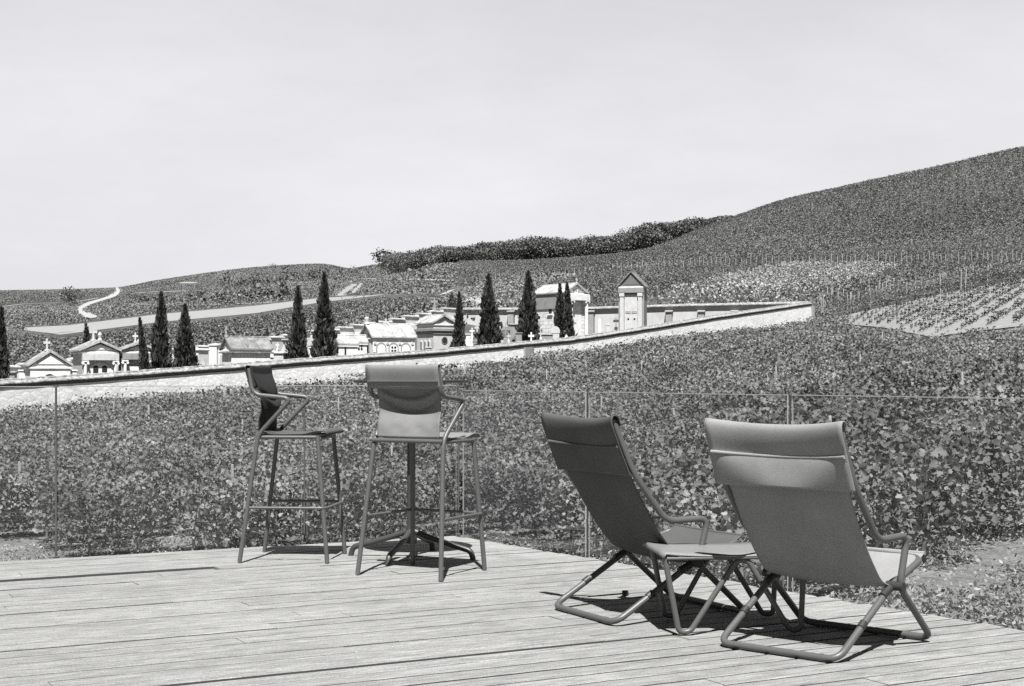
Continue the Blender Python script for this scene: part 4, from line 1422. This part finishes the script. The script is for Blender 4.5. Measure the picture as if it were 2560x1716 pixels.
# ================================================================== cypresses
def cypress(label, x, ytop, wpx, D, lean=0.0, ybase=None, n=3400, name='cypress_tree', group='cypresses in the cemetery', seed=1, fat=.30):
    rg = np.random.default_rng(seed)
    X = (x - 1280) / F * D
    zg = float(zt(X, D))
    h = zpx(ytop, D) - zg
    r0 = wpx * 1.08 / 2 / F * D
    root = empty(name, (X, D, zg), label=label, cat='cypress' if 'cypress' in name else 'tree', group=group)
    m = MB(); m.tube([(0, 0, -.2), (0, 0, h * .3), (lean * h * .5, 0, h * .8)], .09, 8, r_end=.02); m.build('trunk', M['bark'], root)
    t = rg.beta(1.15, 1.35, n)
    rad = r0 * np.where(t < fat, .62 + .38 * np.sin(t / fat * math.pi / 2), np.clip(1 - ((t - fat) / (1 - fat)) ** 1.25, 0, 1) ** .9)
    ph = rg.uniform(0, 2 * math.pi, n)
    lump = 1 + .15 * np.sin(ph * 3 + t * 17 + seed) + .15 * np.sin(ph * 5 - t * 31 + seed * 2) + .10 * np.sin(ph * 2 + t * 53) + .10 * np.sin(seed * 3 + t * 9 + ph)
    rr = rad * lump * np.sqrt(rg.uniform(.25, 1.12, n))
    out = rg.random(n) < .06
    rr[out] *= rg.uniform(1.05, 1.3, out.sum())
    c = np.stack([rr * np.cos(ph) + lean * h * t, rr * np.sin(ph), .05 * h + t * h * .955], -1)
    up = np.stack([np.cos(ph) * .42 + rg.normal(0, .22, n), np.sin(ph) * .42 + rg.normal(0, .22, n), np.ones(n)], -1)
    up /= np.linalg.norm(up, axis=1, keepdims=True)
    sd = np.cross(up, rg.normal(size=(n, 3))); sd /= np.linalg.norm(sd, axis=1, keepdims=True)
    L = (rg.uniform(.13, .30, n) * h / 4.5)[:, None]; W = (rg.uniform(.035, .085, n) * h / 4.5)[:, None]
    L = np.minimum(L, ((1.03 - t) * h)[:, None] + .05)
    V = np.stack([c - up * L * .4, c + sd * W, c + up * L * .6, c - sd * W], 1).reshape(-1, 3)
    me = fast_mesh('crown', V, np.arange(4 * n).reshape(n, 4), 4)
    link_mesh('crown', me, M['cypress'], root)
    return root


CYP = [
    ('dark cypress cut by the left edge of the photo', 4, 772, 34, 0, 11),
    ('tall cypress with a leaning side branch beside it, right of the pedimented chapel', 400, 734, 50, .01, 12),
    ('thin leaning cypress spur at the left of the first tall cypress', 374, 798, 24, -.10, 13),
    ('broad shorter cypress, second from left in the near pair', 463, 764, 58, 0, 14),
    ('slim cypress right of the ribbed-roof chapel, the left one of a pair', 745, 720, 46, 0, 15),
    ('tallest bushy cypress left of the arcaded chapel', 810, 685, 54, .003, 16),
    ('small thin cypress right of the round-window chapel', 1148, 734, 30, 0, 17),
    ('broad cypress with a pointed tip, before the pale path', 1224, 688, 56, -.01, 18),
    ('broad cypress just left of the temple-like chapel', 1321, 680, 52, 0, 19),
    ('narrow cypress before the temple chapel, left of the twin tips', 1400, 712, 32, 0, 20),
    ('narrow cypress before the temple chapel, right of the twin tips', 1418, 710, 32, 0, 21),
]
for lb, x, yt, w, ln, sd in CYP:
    cypress(lb, x, yt, w, wallD(x) + 2.2 + (1.5 if x > 1300 else 0), ln, seed=sd, fat=.24)
cypress('ragged small dark tree behind the twin-window chapel', 226, 812, 30, 66, -.05, n=1200, name='small_tree', group=None, seed=31, fat=.5)
cypress('small bushy tree at the top end of the stepped back wall', 1130, 731, 20, 113, 0, n=1200, name='small_tree', group=None, seed=32, fat=.6)
cypress('tiny dark shrub tree above the arcaded chapel roof', 943, 790, 15, 96, 0, n=700, name='small_tree', group=None, seed=33, fat=.5)
cypress('tiny dark bush at the field edge left of the slim cypress', 668, 822, 22, 98, 0, n=700, name='small_tree', group=None, seed=34, fat=.5)


# ================================================================== fields, paths, hills
def inpoly(px, py, poly):
    r = np.zeros(px.shape, bool)
    n = len(poly); j = n - 1
    for i in range(n):
        xi, yi = poly[i]; xj, yj = poly[j]
        c_ = ((yi > py) != (yj > py)) & (px < (xj - xi) * (py - yi) / (yj - yi + 1e-9) + xi)
        r ^= c_; j = i
    return r


drape('field', ([(60, 826), (150, 838), (400, 806), (640, 784), (800, 757), (960, 738)], [(60, 820), (170, 814), (400, 786), (640, 765), (800, 746), (960, 737)]), M['bare'], .05, 90, 8)
ribbon('path', [(292, 720), (297, 728), (287, 738), (268, 746), (240, 754), (215, 762), (199, 772), (200, 779), (215, 788), (240, 796)], 4.5, M['path'], .15, n=90, d0=250)
ribbon('path', [(130, 830), (150, 833), (178, 830)], 3, M['bare'], .1, n=20, d0=90)
ribbon('path', [(0, 768), (64, 760), (180, 757), (250, 745)], 2.0, M['bare'], .1, n=50, d0=250)
ribbon('path', [(310, 762), (430, 762), (560, 762), (690, 757)], 1.3, M['path'], .1, n=50, d0=300)
ribbon('path', [(225, 781), (300, 779), (385, 784)], 1.2, M['path'], .1, n=40, d0=250)
ribbon('path', [(340, 733), (400, 730), (470, 728)], 2, M['bare'], .1, n=30, d0=300)
ribbon('path', [(450, 707), (492, 708)], 4, M['bare'], .1, n=20, d0=400)
ribbon('path', [(845, 742), (862, 728), (890, 710)], 4, M['bare'], .1, n=30, d0=150)
ribbon('path', [(880, 735), (905, 708)], 2, M['bare'], .1, n=30, d0=150)
ribbon('path', [(900, 697), (1010, 699), (1150, 703)], 1.0, M['path'], .1, n=60, d0=250)
ribbon('path', [(1165, 672), (1200, 664)], 2, M['path'], .1, n=20, d0=300)
ribbon('path', [(1105, 764), (1165, 752), (1225, 762)], 3.2, M['path'], .2, n=40, d0=113)
ribbon('path', [(1105, 738), (1130, 726), (1180, 716)], 1.2, M['path'], .08, n=30, d0=113)
ribbon('path', [(1330, 696), (1400, 693), (1490, 688)], 1.2, M['path'], .08, n=30, d0=113)

PLOT = [(2050, 803), (2120, 790), (2300, 749), (2420, 724), (2560, 700), (2760, 668), (2760, 800), (2560, 812), (2450, 824), (2330, 842), (2210, 818), (2120, 812)]
drape('field', ([(2050, 806), (2210, 822), (2330, 846), (2450, 830), (2560, 818), (2760, 806)], [(2050, 803), (2170, 779), (2300, 749), (2420, 724), (2560, 700), (2760, 668)]), M['plot'], .06, 90, 24, maxd=160)

# ---- vines
def ground_px(X, D):
    z = zt(X, D)
    return 1280 + F * X / D, HZ - (z - CH) / D * F


U, Vv = np.meshgrid(np.arange(-120, 130, 1.0), np.arange(1.5, 110, 1.12))
U = U + rng.uniform(-.22, .22, U.shape); Vv = Vv + rng.normal(0, .05, Vv.shape)
U, Vv = U.ravel(), Vv.ravel()
# rows also run on beside the deck, on its right
U2, V2 = np.meshgrid(np.arange(2, 130, 1.0), np.arange(-12, 1.4, 1.12))
U = np.concatenate([U, (U2 + rng.uniform(-.22, .22, U2.shape)).ravel()]); Vv = np.concatenate([Vv, V2.ravel()])
VX = CX + U * ud.x + Vv * vd.x; VY = CY + U * ud.y + Vv * vd.y
ok = (VY > 12.5) & (VY < 112)
VX, VY = VX[ok], VY[ok]
gx, gy = ground_px(VX, VY)
ok = (gx > -330) & (gx < 2900)
bd_ = np.interp(gx, [-300, 0, 300, 600, 1000, 1200, 1400, 1550, 1700, 2000, 2250, 2290, 2400, 2560, 2900], [25, 25, 24.5, 24.5, 26, 26.8, 24.5, 21.5, 18.0, 13.7, 12.9, 15.6, 16.6, 17.2, 18])
ok &= VY > bd_
ok &= ~((gx < 115) & (VY < 27))
ok &= ~((gx > 400) & (gx < 500) & (VY < 28))
wd = np.where(gx < 2022, 1.0 / (.02 - np.minimum(gx, 2022) / 2020.0 * .01048), 112)
ok &= VY < wd - .9 - .8 * np.random.default_rng(3).random(len(VY))
ok &= ~inpoly(gx, gy, PLOT) & ~inpoly(gx, gy - 1.15 * F / VY, PLOT) & ~inpoly(gx, gy - .5 * F / VY, PLOT)
VX, VY = VX[ok], VY[ok]
order = np.argsort(VY)
VX, VY = VX[order], VY[order]
VZ = zt(VX, VY)
NV = 296
# variants of one vine
var, stems = [], []
for k in range(7):
    rg = np.random.default_rng(100 + k)
    n = 820
    cc = np.stack([rg.uniform(-.58, .58, n), rg.normal(0, .23, n), .22 + .98 * rg.beta(1.5, 1.25, n)], -1)
    cc[:, 2] += .08 * np.sin(cc[:, 0] * 7 + k)
    # a few shoots that stand above
    for j in range(5):
        sx, sy = rg.uniform(-.5, .5), rg.uniform(-.15, .15)
        kk = slice(j * 9, j * 9 + 9)
        tt = np.linspace(.9, 1.30 + rg.uniform(-.1, .1), 9)
        cc[kk] = np.stack([sx + rg.normal(0, .04, 9), sy + rg.normal(0, .04, 9), tt], -1)
    V_, T_ = leaf_lobed(cc, rg.uniform(.042, .092, n), .3, rg)
    me_ = fast_mesh('grapevine', V_, T_, 3)
    me_.materials.append(M['vine'])
    var.append(me_)
    mb = MB()
    mb.tube([(0, 0, -.1), (.03 * rg.normal(), .02, .25), (.04 * rg.normal(), 0, .5)], .03, 6, r_end=.018)
    for j in range(6):
        sx = rg.uniform(-.4, .4)
        mb.tube([(0, 0, .45), (sx * .6, rg.normal(0, .08), .8), (sx, rg.normal(0, .12), 1.2)], .008, 5, r_end=.003)
    mm = bpy.data.meshes.new('trunk'); mm.from_pydata(mb.v, [], mb.f); mm.materials.append(M['bark']); stems.append(mm)
for i in range(min(NV, len(VX))):
    k = i % 7
    o = link_mesh('grapevine', var[k], label='green leafy grapevine in the front rows of the vineyard beyond the glass', cat='grapevine', group='grapevines in the front rows of the vineyard')
    o.location = (VX[i], VY[i], VZ[i]); o.rotation_euler = (0, 0, UA + (math.pi if i % 2 else 0) + random.uniform(-.12, .12))
    sc = random.uniform(.88, 1.08); o.scale = (sc, sc, sc * random.uniform(.92, 1.08))
    link_mesh('trunk', stems[k], parent=o)
FAR_D = VY[NV]


def plants_to_quads(PX, PY, per, size, hh, half, rg, bias=.35):
    n = len(PX)
    z = zt(PX, PY)
    a = rg.uniform(-.6, .6, (n, per)) * (1 if half > .2 else .35); b = rg.normal(0, half, (n, per)); hgt = .25 + (hh - .25) * rg.beta(1.9, 1.0, (n, per))
    jit = rg.uniform(.86, 1.12, (n, 1))
    sh = rg.random((n, per)) < .06
    hgt = hgt * jit + sh * rg.uniform(0, .3, (n, per))
    cx = PX[:, None] + a * ud.x + b * vd.x; cy = PY[:, None] + a * ud.y + b * vd.y
    c = np.stack([cx, cy, z[:, None] + hgt], -1).reshape(-1, 3)
    s_ = size * rg.uniform(.7, 1.3, len(c))
    return leaf_quads(c, s_, bias, .85, rg)


def stuff_mesh(name, parts, mat, label=None, cat=None):
    Vs, Fs, b = [], [], 0
    for V_, F_ in parts:
        Vs.append(V_); Fs.append(F_ + b); b += len(V_)
    me_ = fast_mesh(name, np.concatenate(Vs), np.concatenate(Fs), 4)
    return link_mesh(name, me_, mat, kind='stuff', label=label, cat=cat)


mid = (np.arange(len(VX)) >= NV)
px_, dy_ = VX[mid], VY[mid]
A = dy_ < 55
B = ~A
stuff_mesh('grapevines', [plants_to_quads(px_[A], dy_[A], 310, .09, 1.15, .30, rng), plants_to_quads(px_[B], dy_[B], 185, .12, 1.15, .34, rng)],
           M['vine'], 'dense mass of grapevines filling the field up to the white wall', 'grapevines')


def scatter(x0, x1, d0, d1, density, test, rg):
    """world-uniform points inside the view wedge"""
    area = (x1 - x0) / F * (d1 ** 2 - d0 ** 2) / 2
    n = int(area * density)
    D = np.sqrt(rg.uniform(d0 ** 2, d1 ** 2, n))
    x = rg.uniform(x0, x1, n)
    X = (x - 1280) / F * D
    gx, gy = ground_px(X, D)
    k = test(gx, gy, D)
    return X[k], D[k], gx[k], gy[k]


def backline(x):   # distance of the stepped wall and far wall
    k = (x - 1280) / F
    t = (-4.1 - 112 * k) / (38.3 - 55 * k)
    return np.where(x < 1142, 112 - 55 * np.clip(t, 0, 3), np.where(x < 2022, 109.5, 107.0))


PALE = [(1560, 800), (1640, 762), (1700, 740), (1790, 712), (1880, 688), (1960, 670), (2110, 668), (2260, 676), (2200, 704), (2120, 732), (2060, 745), (2030, 800)]
BANK = [(1090, 775), (1100, 742), (1170, 718), (1240, 702), (1370, 688), (1500, 684), (1440, 700), (1370, 712), (1340, 780)]
BANKG = BANK
TRACKS = [([(292, 720), (297, 728), (287, 738), (268, 746), (240, 754), (215, 762), (199, 772), (200, 779), (215, 788), (240, 796)], 3.2),
          ([(0, 768), (64, 760), (180, 757), (250, 745)], 1.2), ([(310, 762), (430, 762), (560, 762), (690, 757)], 1.0), ([(225, 781), (300, 779), (385, 784)], 1.0),
          ([(340, 733), (400, 730), (470, 728)], 1.0), ([(450, 707), (492, 708)], 1.6), ([(845, 742), (862, 728), (890, 710)], 3), ([(880, 735), (905, 708)], 2),
          ([(900, 697), (1010, 699), (1150, 703)], 1.0), ([(1165, 672), (1200, 664)], 1.5), ([(1105, 738), (1130, 726), (1180, 716)], 2.5), ([(1330, 696), (1400, 693), (1490, 688)], 2),
          ([(1105, 764), (1165, 752), (1225, 762)], 5)]
STRIP = [(60, 820), (170, 814), (400, 786), (640, 765), (800, 746), (960, 737), (960, 742), (800, 761), (640, 788), (400, 810), (150, 842), (60, 830)]


def neartrack(x, y, D, h=1.2):
    out = np.zeros(x.shape, bool)
    for f in (0, .5, 1):
        yy = y - f * h * F / D
        for pl, w in TRACKS:
            for (ax, ay), (bx_, by_) in zip(pl[:-1], pl[1:]):
                L2 = (bx_ - ax) ** 2 + (by_ - ay) ** 2
                t = np.clip(((x - ax) * (bx_ - ax) + (yy - ay) * (by_ - ay)) / L2, 0, 1)
                out |= np.hypot(x - ax - t * (bx_ - ax), yy - ay - t * (by_ - ay)) < w
    return out


# field behind the cemetery, left
rg = np.random.default_rng(5)
sx, sd_, gx, gy = scatter(-300, 1180, 74, 300, 1.5, lambda x, y, D: (D > backline(x) + 1.5) & ~neartrack(x, y, D) & (y - 1.3 * F / D + rg.normal(0, 1.5, x.shape) > np.interp(x, [-300, 60, 150, 400, 640, 800, 960, 1100, 1180], [838, 832, 842, 809, 787, 760, 741, 738, 725])) & ~inpoly(x, y, BANK), rg)
stuff_mesh('grapevines', [plants_to_quads(sx, sd_, 22, .20, 1.1, .35, rg)], M['vine_far'], 'dark vineyard slope behind the stepped cemetery wall', 'grapevines')
# right hill
sx, sd_, gx, gy = scatter(1150, 2800, 108, 520, 1.35, lambda x, y, D: (D > backline(x) + 2) & ~inpoly(x, y, BANK) & ~inpoly(x, y - .6 * F / D, BANK) & ~inpoly(x, y, PLOT) & ~neartrack(x, y, D), rg)
ca, sa = math.cos(R(17)), math.sin(R(17))           # rows run up the slope
q_, w_ = sx * ca - sd_ * sa, sx * sa + sd_ * ca
q_ = np.where(rg.random(len(q_)) < .8, np.round(q_ / 1.45) * 1.45 + .12 * np.sin(w_ * .05) + rg.normal(0, .2, len(q_)), q_)
sx, sd_ = q_ * ca + w_ * sa, -q_ * sa + w_ * ca
gx, gy = ground_px(sx, sd_)
kk = ~inpoly(gx, gy, PLOT) & ~inpoly(gx, gy, BANK)
sx, sd_, gx, gy = sx[kk], sd_[kk], gx[kk], gy[kk]
pal = inpoly(gx, gy, PALE)
near = sd_ < 230
stuff_mesh('grapevines', [plants_to_quads(sx[~pal & near], sd_[~pal & near], 30, .165, 1.1, .26, rg), plants_to_quads(sx[~pal & ~near], sd_[~pal & ~near], 14, .25, 1.1, .28, rg)],
           M['vine_far'], 'dark vineyard covering the big hill on the right', 'grapevines')
stuff_mesh('grapevines', [plants_to_quads(sx[pal], sd_[pal], 26, .20, 1.0, .28, rg)], M['vine_pale'], 'paler young-leaved vineyard plot above the far wall', 'grapevines')
sx, sd_, gx, gy = scatter(1085, 1500, 112, 230, 2.0, lambda x, y, D: inpoly(x, y, BANK) & ~neartrack(x, y, D, .2), rg)
c = np.stack([sx[:, None] + rg.normal(0, .3, (len(sx), 5)), sd_[:, None] + rg.normal(0, .3, (len(sx), 5)), zt(sx, sd_)[:, None] + rg.gamma(1.5, .12, (len(sx), 5))], -1).reshape(-1, 3)
stuff_mesh('grass', [leaf_quads(c, .25 * rg.uniform(.5, 1.5, len(c)), .3, .6, rg)], M['weed'], 'rough dry grass on the bank above the far cemetery wall', 'grass')
# far left hills
HOLES = [[(60, 818), (170, 812), (400, 784), (640, 763), (800, 744), (960, 735), (960, 740), (800, 760), (640, 787), (400, 809), (150, 841), (60, 830)]]
sx, sd_, gx, gy = scatter(-300, 1600, 250, 960, 1.7, lambda x, y, D: ~inpoly(x, y + rg.normal(0, 1.2, x.shape), STRIP) & ~inpoly(x, y - .8 * F / D + rg.normal(0, 1.2, x.shape), STRIP) & ~neartrack(x, y, D, .8) & (y < np.interp(x, [-300, 60, 150, 400, 640, 800, 960, 1100, 1180], [838, 832, 842, 809, 787, 760, 741, 738, 725])), rg)
stuff_mesh('grapevines', [plants_to_quads(np.where((gx < 285) & (gy < 768), np.round(sx / 1.9) * 1.9, sx), sd_, 1, .46, .7, .1, rg)], M['vine_hill'], 'distant vineyards over the low hills on the left', 'grapevines')


def hedge(label, pl, n, h, spread, rg, size=.8):
    pl = np.array(pl, float)
    t = rg.uniform(0, len(pl) - 1, n)
    x = np.interp(t, range(len(pl)), pl[:, 0]); y = np.interp(t, range(len(pl)), pl[:, 1]) + rg.normal(0, spread, n)
    c = []
    cache = {}
    for a, b in zip(x, y):
        D = hit(a, b, 250)
        X = (a - 1280) / F * D
        hh = h * (.5 + .5 * math.sin(a * .13) * math.sin(a * .05 + 1)) + .4
        c.append((X, D, float(zt(X, D)) + rg.random() * hh))
    V_, F_ = leaf_quads(np.array(c), size * rg.uniform(.6, 1.4, n), .2, 1.0, rg)
    return stuff_mesh('hedge', [(V_, F_)], M['wood_leaf'], label, 'hedge')


hedge('long dark hedge strip across the middle of the left hills', [(320, 756), (400, 757), (500, 757), (580, 755)], 1300, 4.0, 1.8, rg)
hedge('ragged scrub line right of the long hedge on the left hills', [(580, 748), (620, 750), (680, 748), (720, 742)], 900, 5.5, 2.0, rg)
hedge('dark scrub below the crest of the left hills', [(550, 714), (600, 716), (640, 715), (690, 713)], 900, 6.0, 2.2, rg)
hedge('bushes on the hill crest left of the woodland', [(690, 708), (720, 703), (760, 704), (810, 696), (860, 700)], 900, 6.0, 3.0, rg)
hedge('scattered bushes on the slope below the woodland', [(870, 690), (905, 700), (1010, 706), (1060, 703)], 160, 5.0, 2.0, rg)


def round_tree(label, x, yb, ht, wid, n, seed):
    rg = np.random.default_rng(seed)
    D = hit(x, yb, 250); X = (x - 1280) / F * D; zg = float(zt(X, D))
    root = empty('tree', (X, D, zg), label=label, cat='tree')
    m = MB(); m.tube([(0, 0, -.5), (0, 0, ht * .3), (.2, 0, ht * .7)], ht * .03, 6, r_end=ht * .01); m.build('trunk', M['bark'], root)
    d = rg.normal(size=(n, 3)); d /= np.linalg.norm(d, axis=1, keepdims=True)
    r = rg.uniform(.4, 1.0, n) * (1 + .18 * np.sin(d[:, 0] * 6 + seed) + .15 * np.sin(d[:, 2] * 7))
    c = d * r[:, None] * np.array([wid / 2, wid / 2, ht * .42]) + np.array([0, 0, ht * .58])
    V_, F_ = leaf_quads(c, ht * .11 * rg.uniform(.6, 1.3, n), .2, 1, rg)
    link_mesh('crown', fast_mesh('crown', V_, F_, 4), M['wood_leaf'], root)


round_tree('lone round tree on the crest at the left end of the woodland', 957, 667, 8.0, 12.0, 420, 3)
round_tree('round bush tree by the track on the left hills, larger of the pair', 167, 757, 7.5, 9.0, 300, 4)
round_tree('small bush tree right of the larger one by the winding track', 181, 768, 6.0, 5.0, 200, 5)
round_tree('tiny tree beside the bend of the white track', 199, 756, 4.0, 5.0, 150, 6)
round_tree('small tree on the far crest left of the hill top', 684, 672, 3.0, 5.5, 150, 7)

# woodland
rg = np.random.default_rng(21)
bx = [940, 970, 1010, 1100, 1200, 1330, 1450, 1560, 1620, 1700, 1780, 1840]
by = [668, 664, 663, 663, 661, 652, 645, 628, 612, 592, 571, 549]
ty = [664, 640, 630, 622, 612, 594, 598, 580, 562, 548, 547, 541]
cs, ss = [], []
for k in range(300):
    x = rg.uniform(968, 1822)
    yb, yt_ = np.interp(x, bx, by), np.interp(x, bx, ty)
    D0 = min(hit(x, yb, 250), 560)
    D = D0 + 4 + rg.random() ** 1.3 * 62
    X = (x - 1280) / F * D
    zg = float(zt(X, D)); ztop = zpx(yt_ + rg.choice([-4, -1, 3, 8, 14, 18]) + 3 * math.sin(x * .05) + 3 * math.sin(x * .17), D)
    ht = float(np.clip(ztop - zg, 2, 14))
    n = 560; wd_ = rg.uniform(6, 13)
    d = rg.normal(size=(n, 3)); d /= np.linalg.norm(d, axis=1, keepdims=True)
    r = rg.uniform(.25, 1.0, n) ** .5
    d[:, 2] = np.abs(d[:, 2]) * np.where(rg.random(n) < .75, 1, -1)
    c = d * r[:, None] * np.array([wd_ / 2, wd_ / 2, ht * .46]) + np.array([X, D, zg + ht * .54])
    cs.append(c); ss.append(rg.uniform(.25, .62, n))
V_, F_ = leaf_quads(np.concatenate(cs), np.concatenate(ss), .3, 1, rg)
stuff_mesh('woodland', [(V_, F_)], M['wood_leaf'], 'dark band of woodland along the ridge', 'woodland')

# small white hut at the edge of the wood
D = 470; X = (1506 - 1280) / F * D; zg = float(zt(X, D))
ht_ = empty('hut', (X, D, zg), R(20), label='tiny white hut at the lower edge of the woodland', cat='hut')
m = MB(); m.box(-1.3, 1.3, 0, 2, -1, 1.5); m.build('wall', M['stone_white'], ht_)
m = MB(); m.prism([(-1.5, 1.503), (1.5, 1.503), (0, 2.3)], -.2, 2.2); m.build('roof', M['slate_dark'], ht_)

# ---- stakes and young vines
sk = MB(); sk.box(-.020, .020, -.015, .015, -.2, 1.32, .006)
sk_me = bpy.data.meshes.new('vineyard_stake'); sk_me.from_pydata(sk.v, [], sk.f); sk_me.materials.append(M['stake'])


def stake(X, D, h, group, label, w=1.0):
    o = link_mesh('vineyard_stake', sk_me, label=label, cat='stake', group=group)
    o.location = (X, D, float(zt(X, D))); o.scale = (w, w, h / 1.32)
    o.rotation_euler = (random.gauss(0, .03), random.gauss(0, .03), random.random())


rnd = random.Random(4)
for (x, y) in [(1540, 1075), (0, 0)]: pass
for k in range(58):
    i = int(rnd.random() ** 1.4 * min(len(VX) - 1, 2300))
    stake(VX[i] + rnd.uniform(-.2, .2), VY[i] - .36, rnd.uniform(1.25, 1.5), 'stakes in the near vineyard', 'thin pale wooden stake among the vines of the near field')
for (x, y) in ((482, 1385), (543, 1378), (608, 1374), (2408, 1320)):
    D = 24.9 if x < 1000 else 17.6
    stake((x - 1280) / F * D, D, 1.05, 'pale stakes at the row fronts', 'pale weathered stake at the front of a vine row')
x = 1165
while x < 2580:
    y = np.interp(x, [1165, 1250, 1340, 1440, 1600, 1900, 2150, 2580], [716, 704, 697, 694, 688, 677, 674, 670])
    D = hit(x, y, 114)
    stake((x - 1280) / F * D, D, (rnd.uniform(1.25, 1.7) if x < 1520 else rnd.uniform(1.7, 2.3)), 'line of stakes along the foot of the hill vineyard', 'white stake in the long line along the foot of the hill vineyard', 1.6)
    x += rnd.uniform(9, 17)
for k in range(60):
    x = rnd.uniform(2040, 2560)
    y = np.interp(x, [2040, 2120, 2300, 2560], [806, 789, 749, 700]) - rnd.random() ** 2 * 40 - 1
    D = hit(x, y, 98)
    stake((x - 1280) / F * D, D, rnd.uniform(1.3, 1.6), 'stakes along the upper side of the bare plot', 'pale stake along the upper side of the bare young plot', 1.3)

yv = []
rg = np.random.default_rng(9)
for k in range(3):
    n = 34
    cc = rg.normal(0, .09, (n, 3)); cc[:, 2] = rg.uniform(.05, .5, n)
    V_, F_ = leaf_quads(cc, rg.uniform(.08, .16, n), .2, 1, rg)
    me_ = fast_mesh('young_vine', V_, F_, 4); me_.materials.append(M['cypress']); yv.append(me_)
U3, V3 = np.meshgrid(np.arange(-60, 120, 1.05), np.arange(-40, 120, 1.25))
U3 = U3 + np.random.default_rng(2).uniform(-.15, .15, U3.shape)
a_ = R(62)
X3 = U3 * math.cos(a_) - V3 * math.sin(a_) + 20; Y3 = U3 * math.sin(a_) + V3 * math.cos(a_) + 40
X3, Y3 = X3.ravel(), Y3.ravel()
k = (Y3 > 55) & (Y3 < 125); X3, Y3 = X3[k], Y3[k]
gx, gy = ground_px(X3, Y3)
k = inpoly(gx, gy, [(x, y + (2 if y < 760 else -4)) for x, y in PLOT]) & (gx < 2570)
X3, Y3 = X3[k], Y3[k]
od = np.argsort(Y3)
for j, i in enumerate(od):
    if j >= 298: break
    o = link_mesh('young_vine', yv[j % 3], label='small dark young vine in the bare pale plot on the right', cat='young vine', group='young vines in the bare plot')
    o.location = (X3[i], Y3[i], float(zt(X3[i], Y3[i])) + .05); sc = random.uniform(.55, 1.0); o.scale = (sc, sc, sc)
rest = od[298:]
if len(rest):
    PX, PY = X3[rest], Y3[rest]; n = len(PX); per = 14
    c = np.stack([PX[:, None] + rg.normal(0, .09, (n, per)), PY[:, None] + rg.normal(0, .09, (n, per)), zt(PX, PY)[:, None] + .05 + rg.uniform(.05, .5, (n, per))], -1).reshape(-1, 3)
    stuff_mesh('young_vines', [leaf_quads(c, rg.uniform(.08, .14, len(c)), .2, 1, rg)], M['cypress'], 'rest of the young vines in the upper part of the bare plot', 'young vines')

# ---- trellis wires in the nearest rows
for v_, zz in ((14.9, .55), (14.9, .95), (16.0, .8)):
    m = MB(); pts = []
    for u_ in np.arange(-22, 3, 1.0):
        X, D = CX + u_ * ud.x + v_ * vd.x, CY + u_ * ud.y + v_ * vd.y
        pts.append((X, D - .4, float(zt(X, D)) + zz + .02 * math.sin(u_ * 3)))
    m.tube(pts, .003, 5)
    o = m.build('trellis_wire', M['steel'], label='thin trellis wire strung along the first vine row on the left', cat='wire', group='trellis wires of the front row')

# ---- weeds and stones on the strip between deck and vines
rg = np.random.default_rng(77)
n = 9000
x = rg.uniform(-250, 2700, n); D = rg.uniform(0, 1, n); D = 11 + D * (np.interp(x, [0, 1400, 2000, 2700], [29, 28, 17, 20]) - 11); X = (x - 1280) / F * D
pn = np.sin(X * 1.7 + 1) * np.sin(D * 1.3 + X) + .5 * np.sin(X * 4.1 - D * 2.2)
k = pn > rg.uniform(-.6, 1.0, n)
X, D = X[k], D[k]
per = 12
n = len(X)
c = np.stack([X[:, None] + rg.normal(0, .09, (n, per)), D[:, None] + rg.normal(0, .09, (n, per)), zt(X, D)[:, None] + rg.gamma(1.6, .035, (n, per))], -1).reshape(-1, 3)
stuff_mesh('weeds', [leaf_quads(c, rg.uniform(.025, .075, len(c)), .3, .5, rg)], M['weed'], 'low weeds and dry grass on the earth strip beside the deck', 'weeds')
n = 12000
x = rg.uniform(-250, 2700, n); D = rg.uniform(10.8, 27, n); X = (x - 1280) / F * D
sz = rg.gamma(1.6, .007, n) + .006
oc = np.array([(1, 0, 0), (0, 1, 0), (-1, 0, 0), (0, -1, 0), (0, 0, .7), (0, 0, -.7)], float)
V_ = (np.stack([X, D, zt(X, D)], -1)[:, None, :] + oc[None] * sz[:, None, None] * rg.uniform(.6, 1.3, (n, 6, 1))).reshape(-1, 3)
tri = np.array([(0, 1, 4), (1, 2, 4), (2, 3, 4), (3, 0, 4), (1, 0, 5), (2, 1, 5), (3, 2, 5), (0, 3, 5)])
F_ = (np.arange(n)[:, None, None] * 6 + tri[None]).reshape(-1, 3)
link_mesh('pebbles', fast_mesh('pebbles', V_, F_, 3), M['bare'], kind='stuff', label='pebbles and clods on the earth strip beside the deck', cat='pebbles')
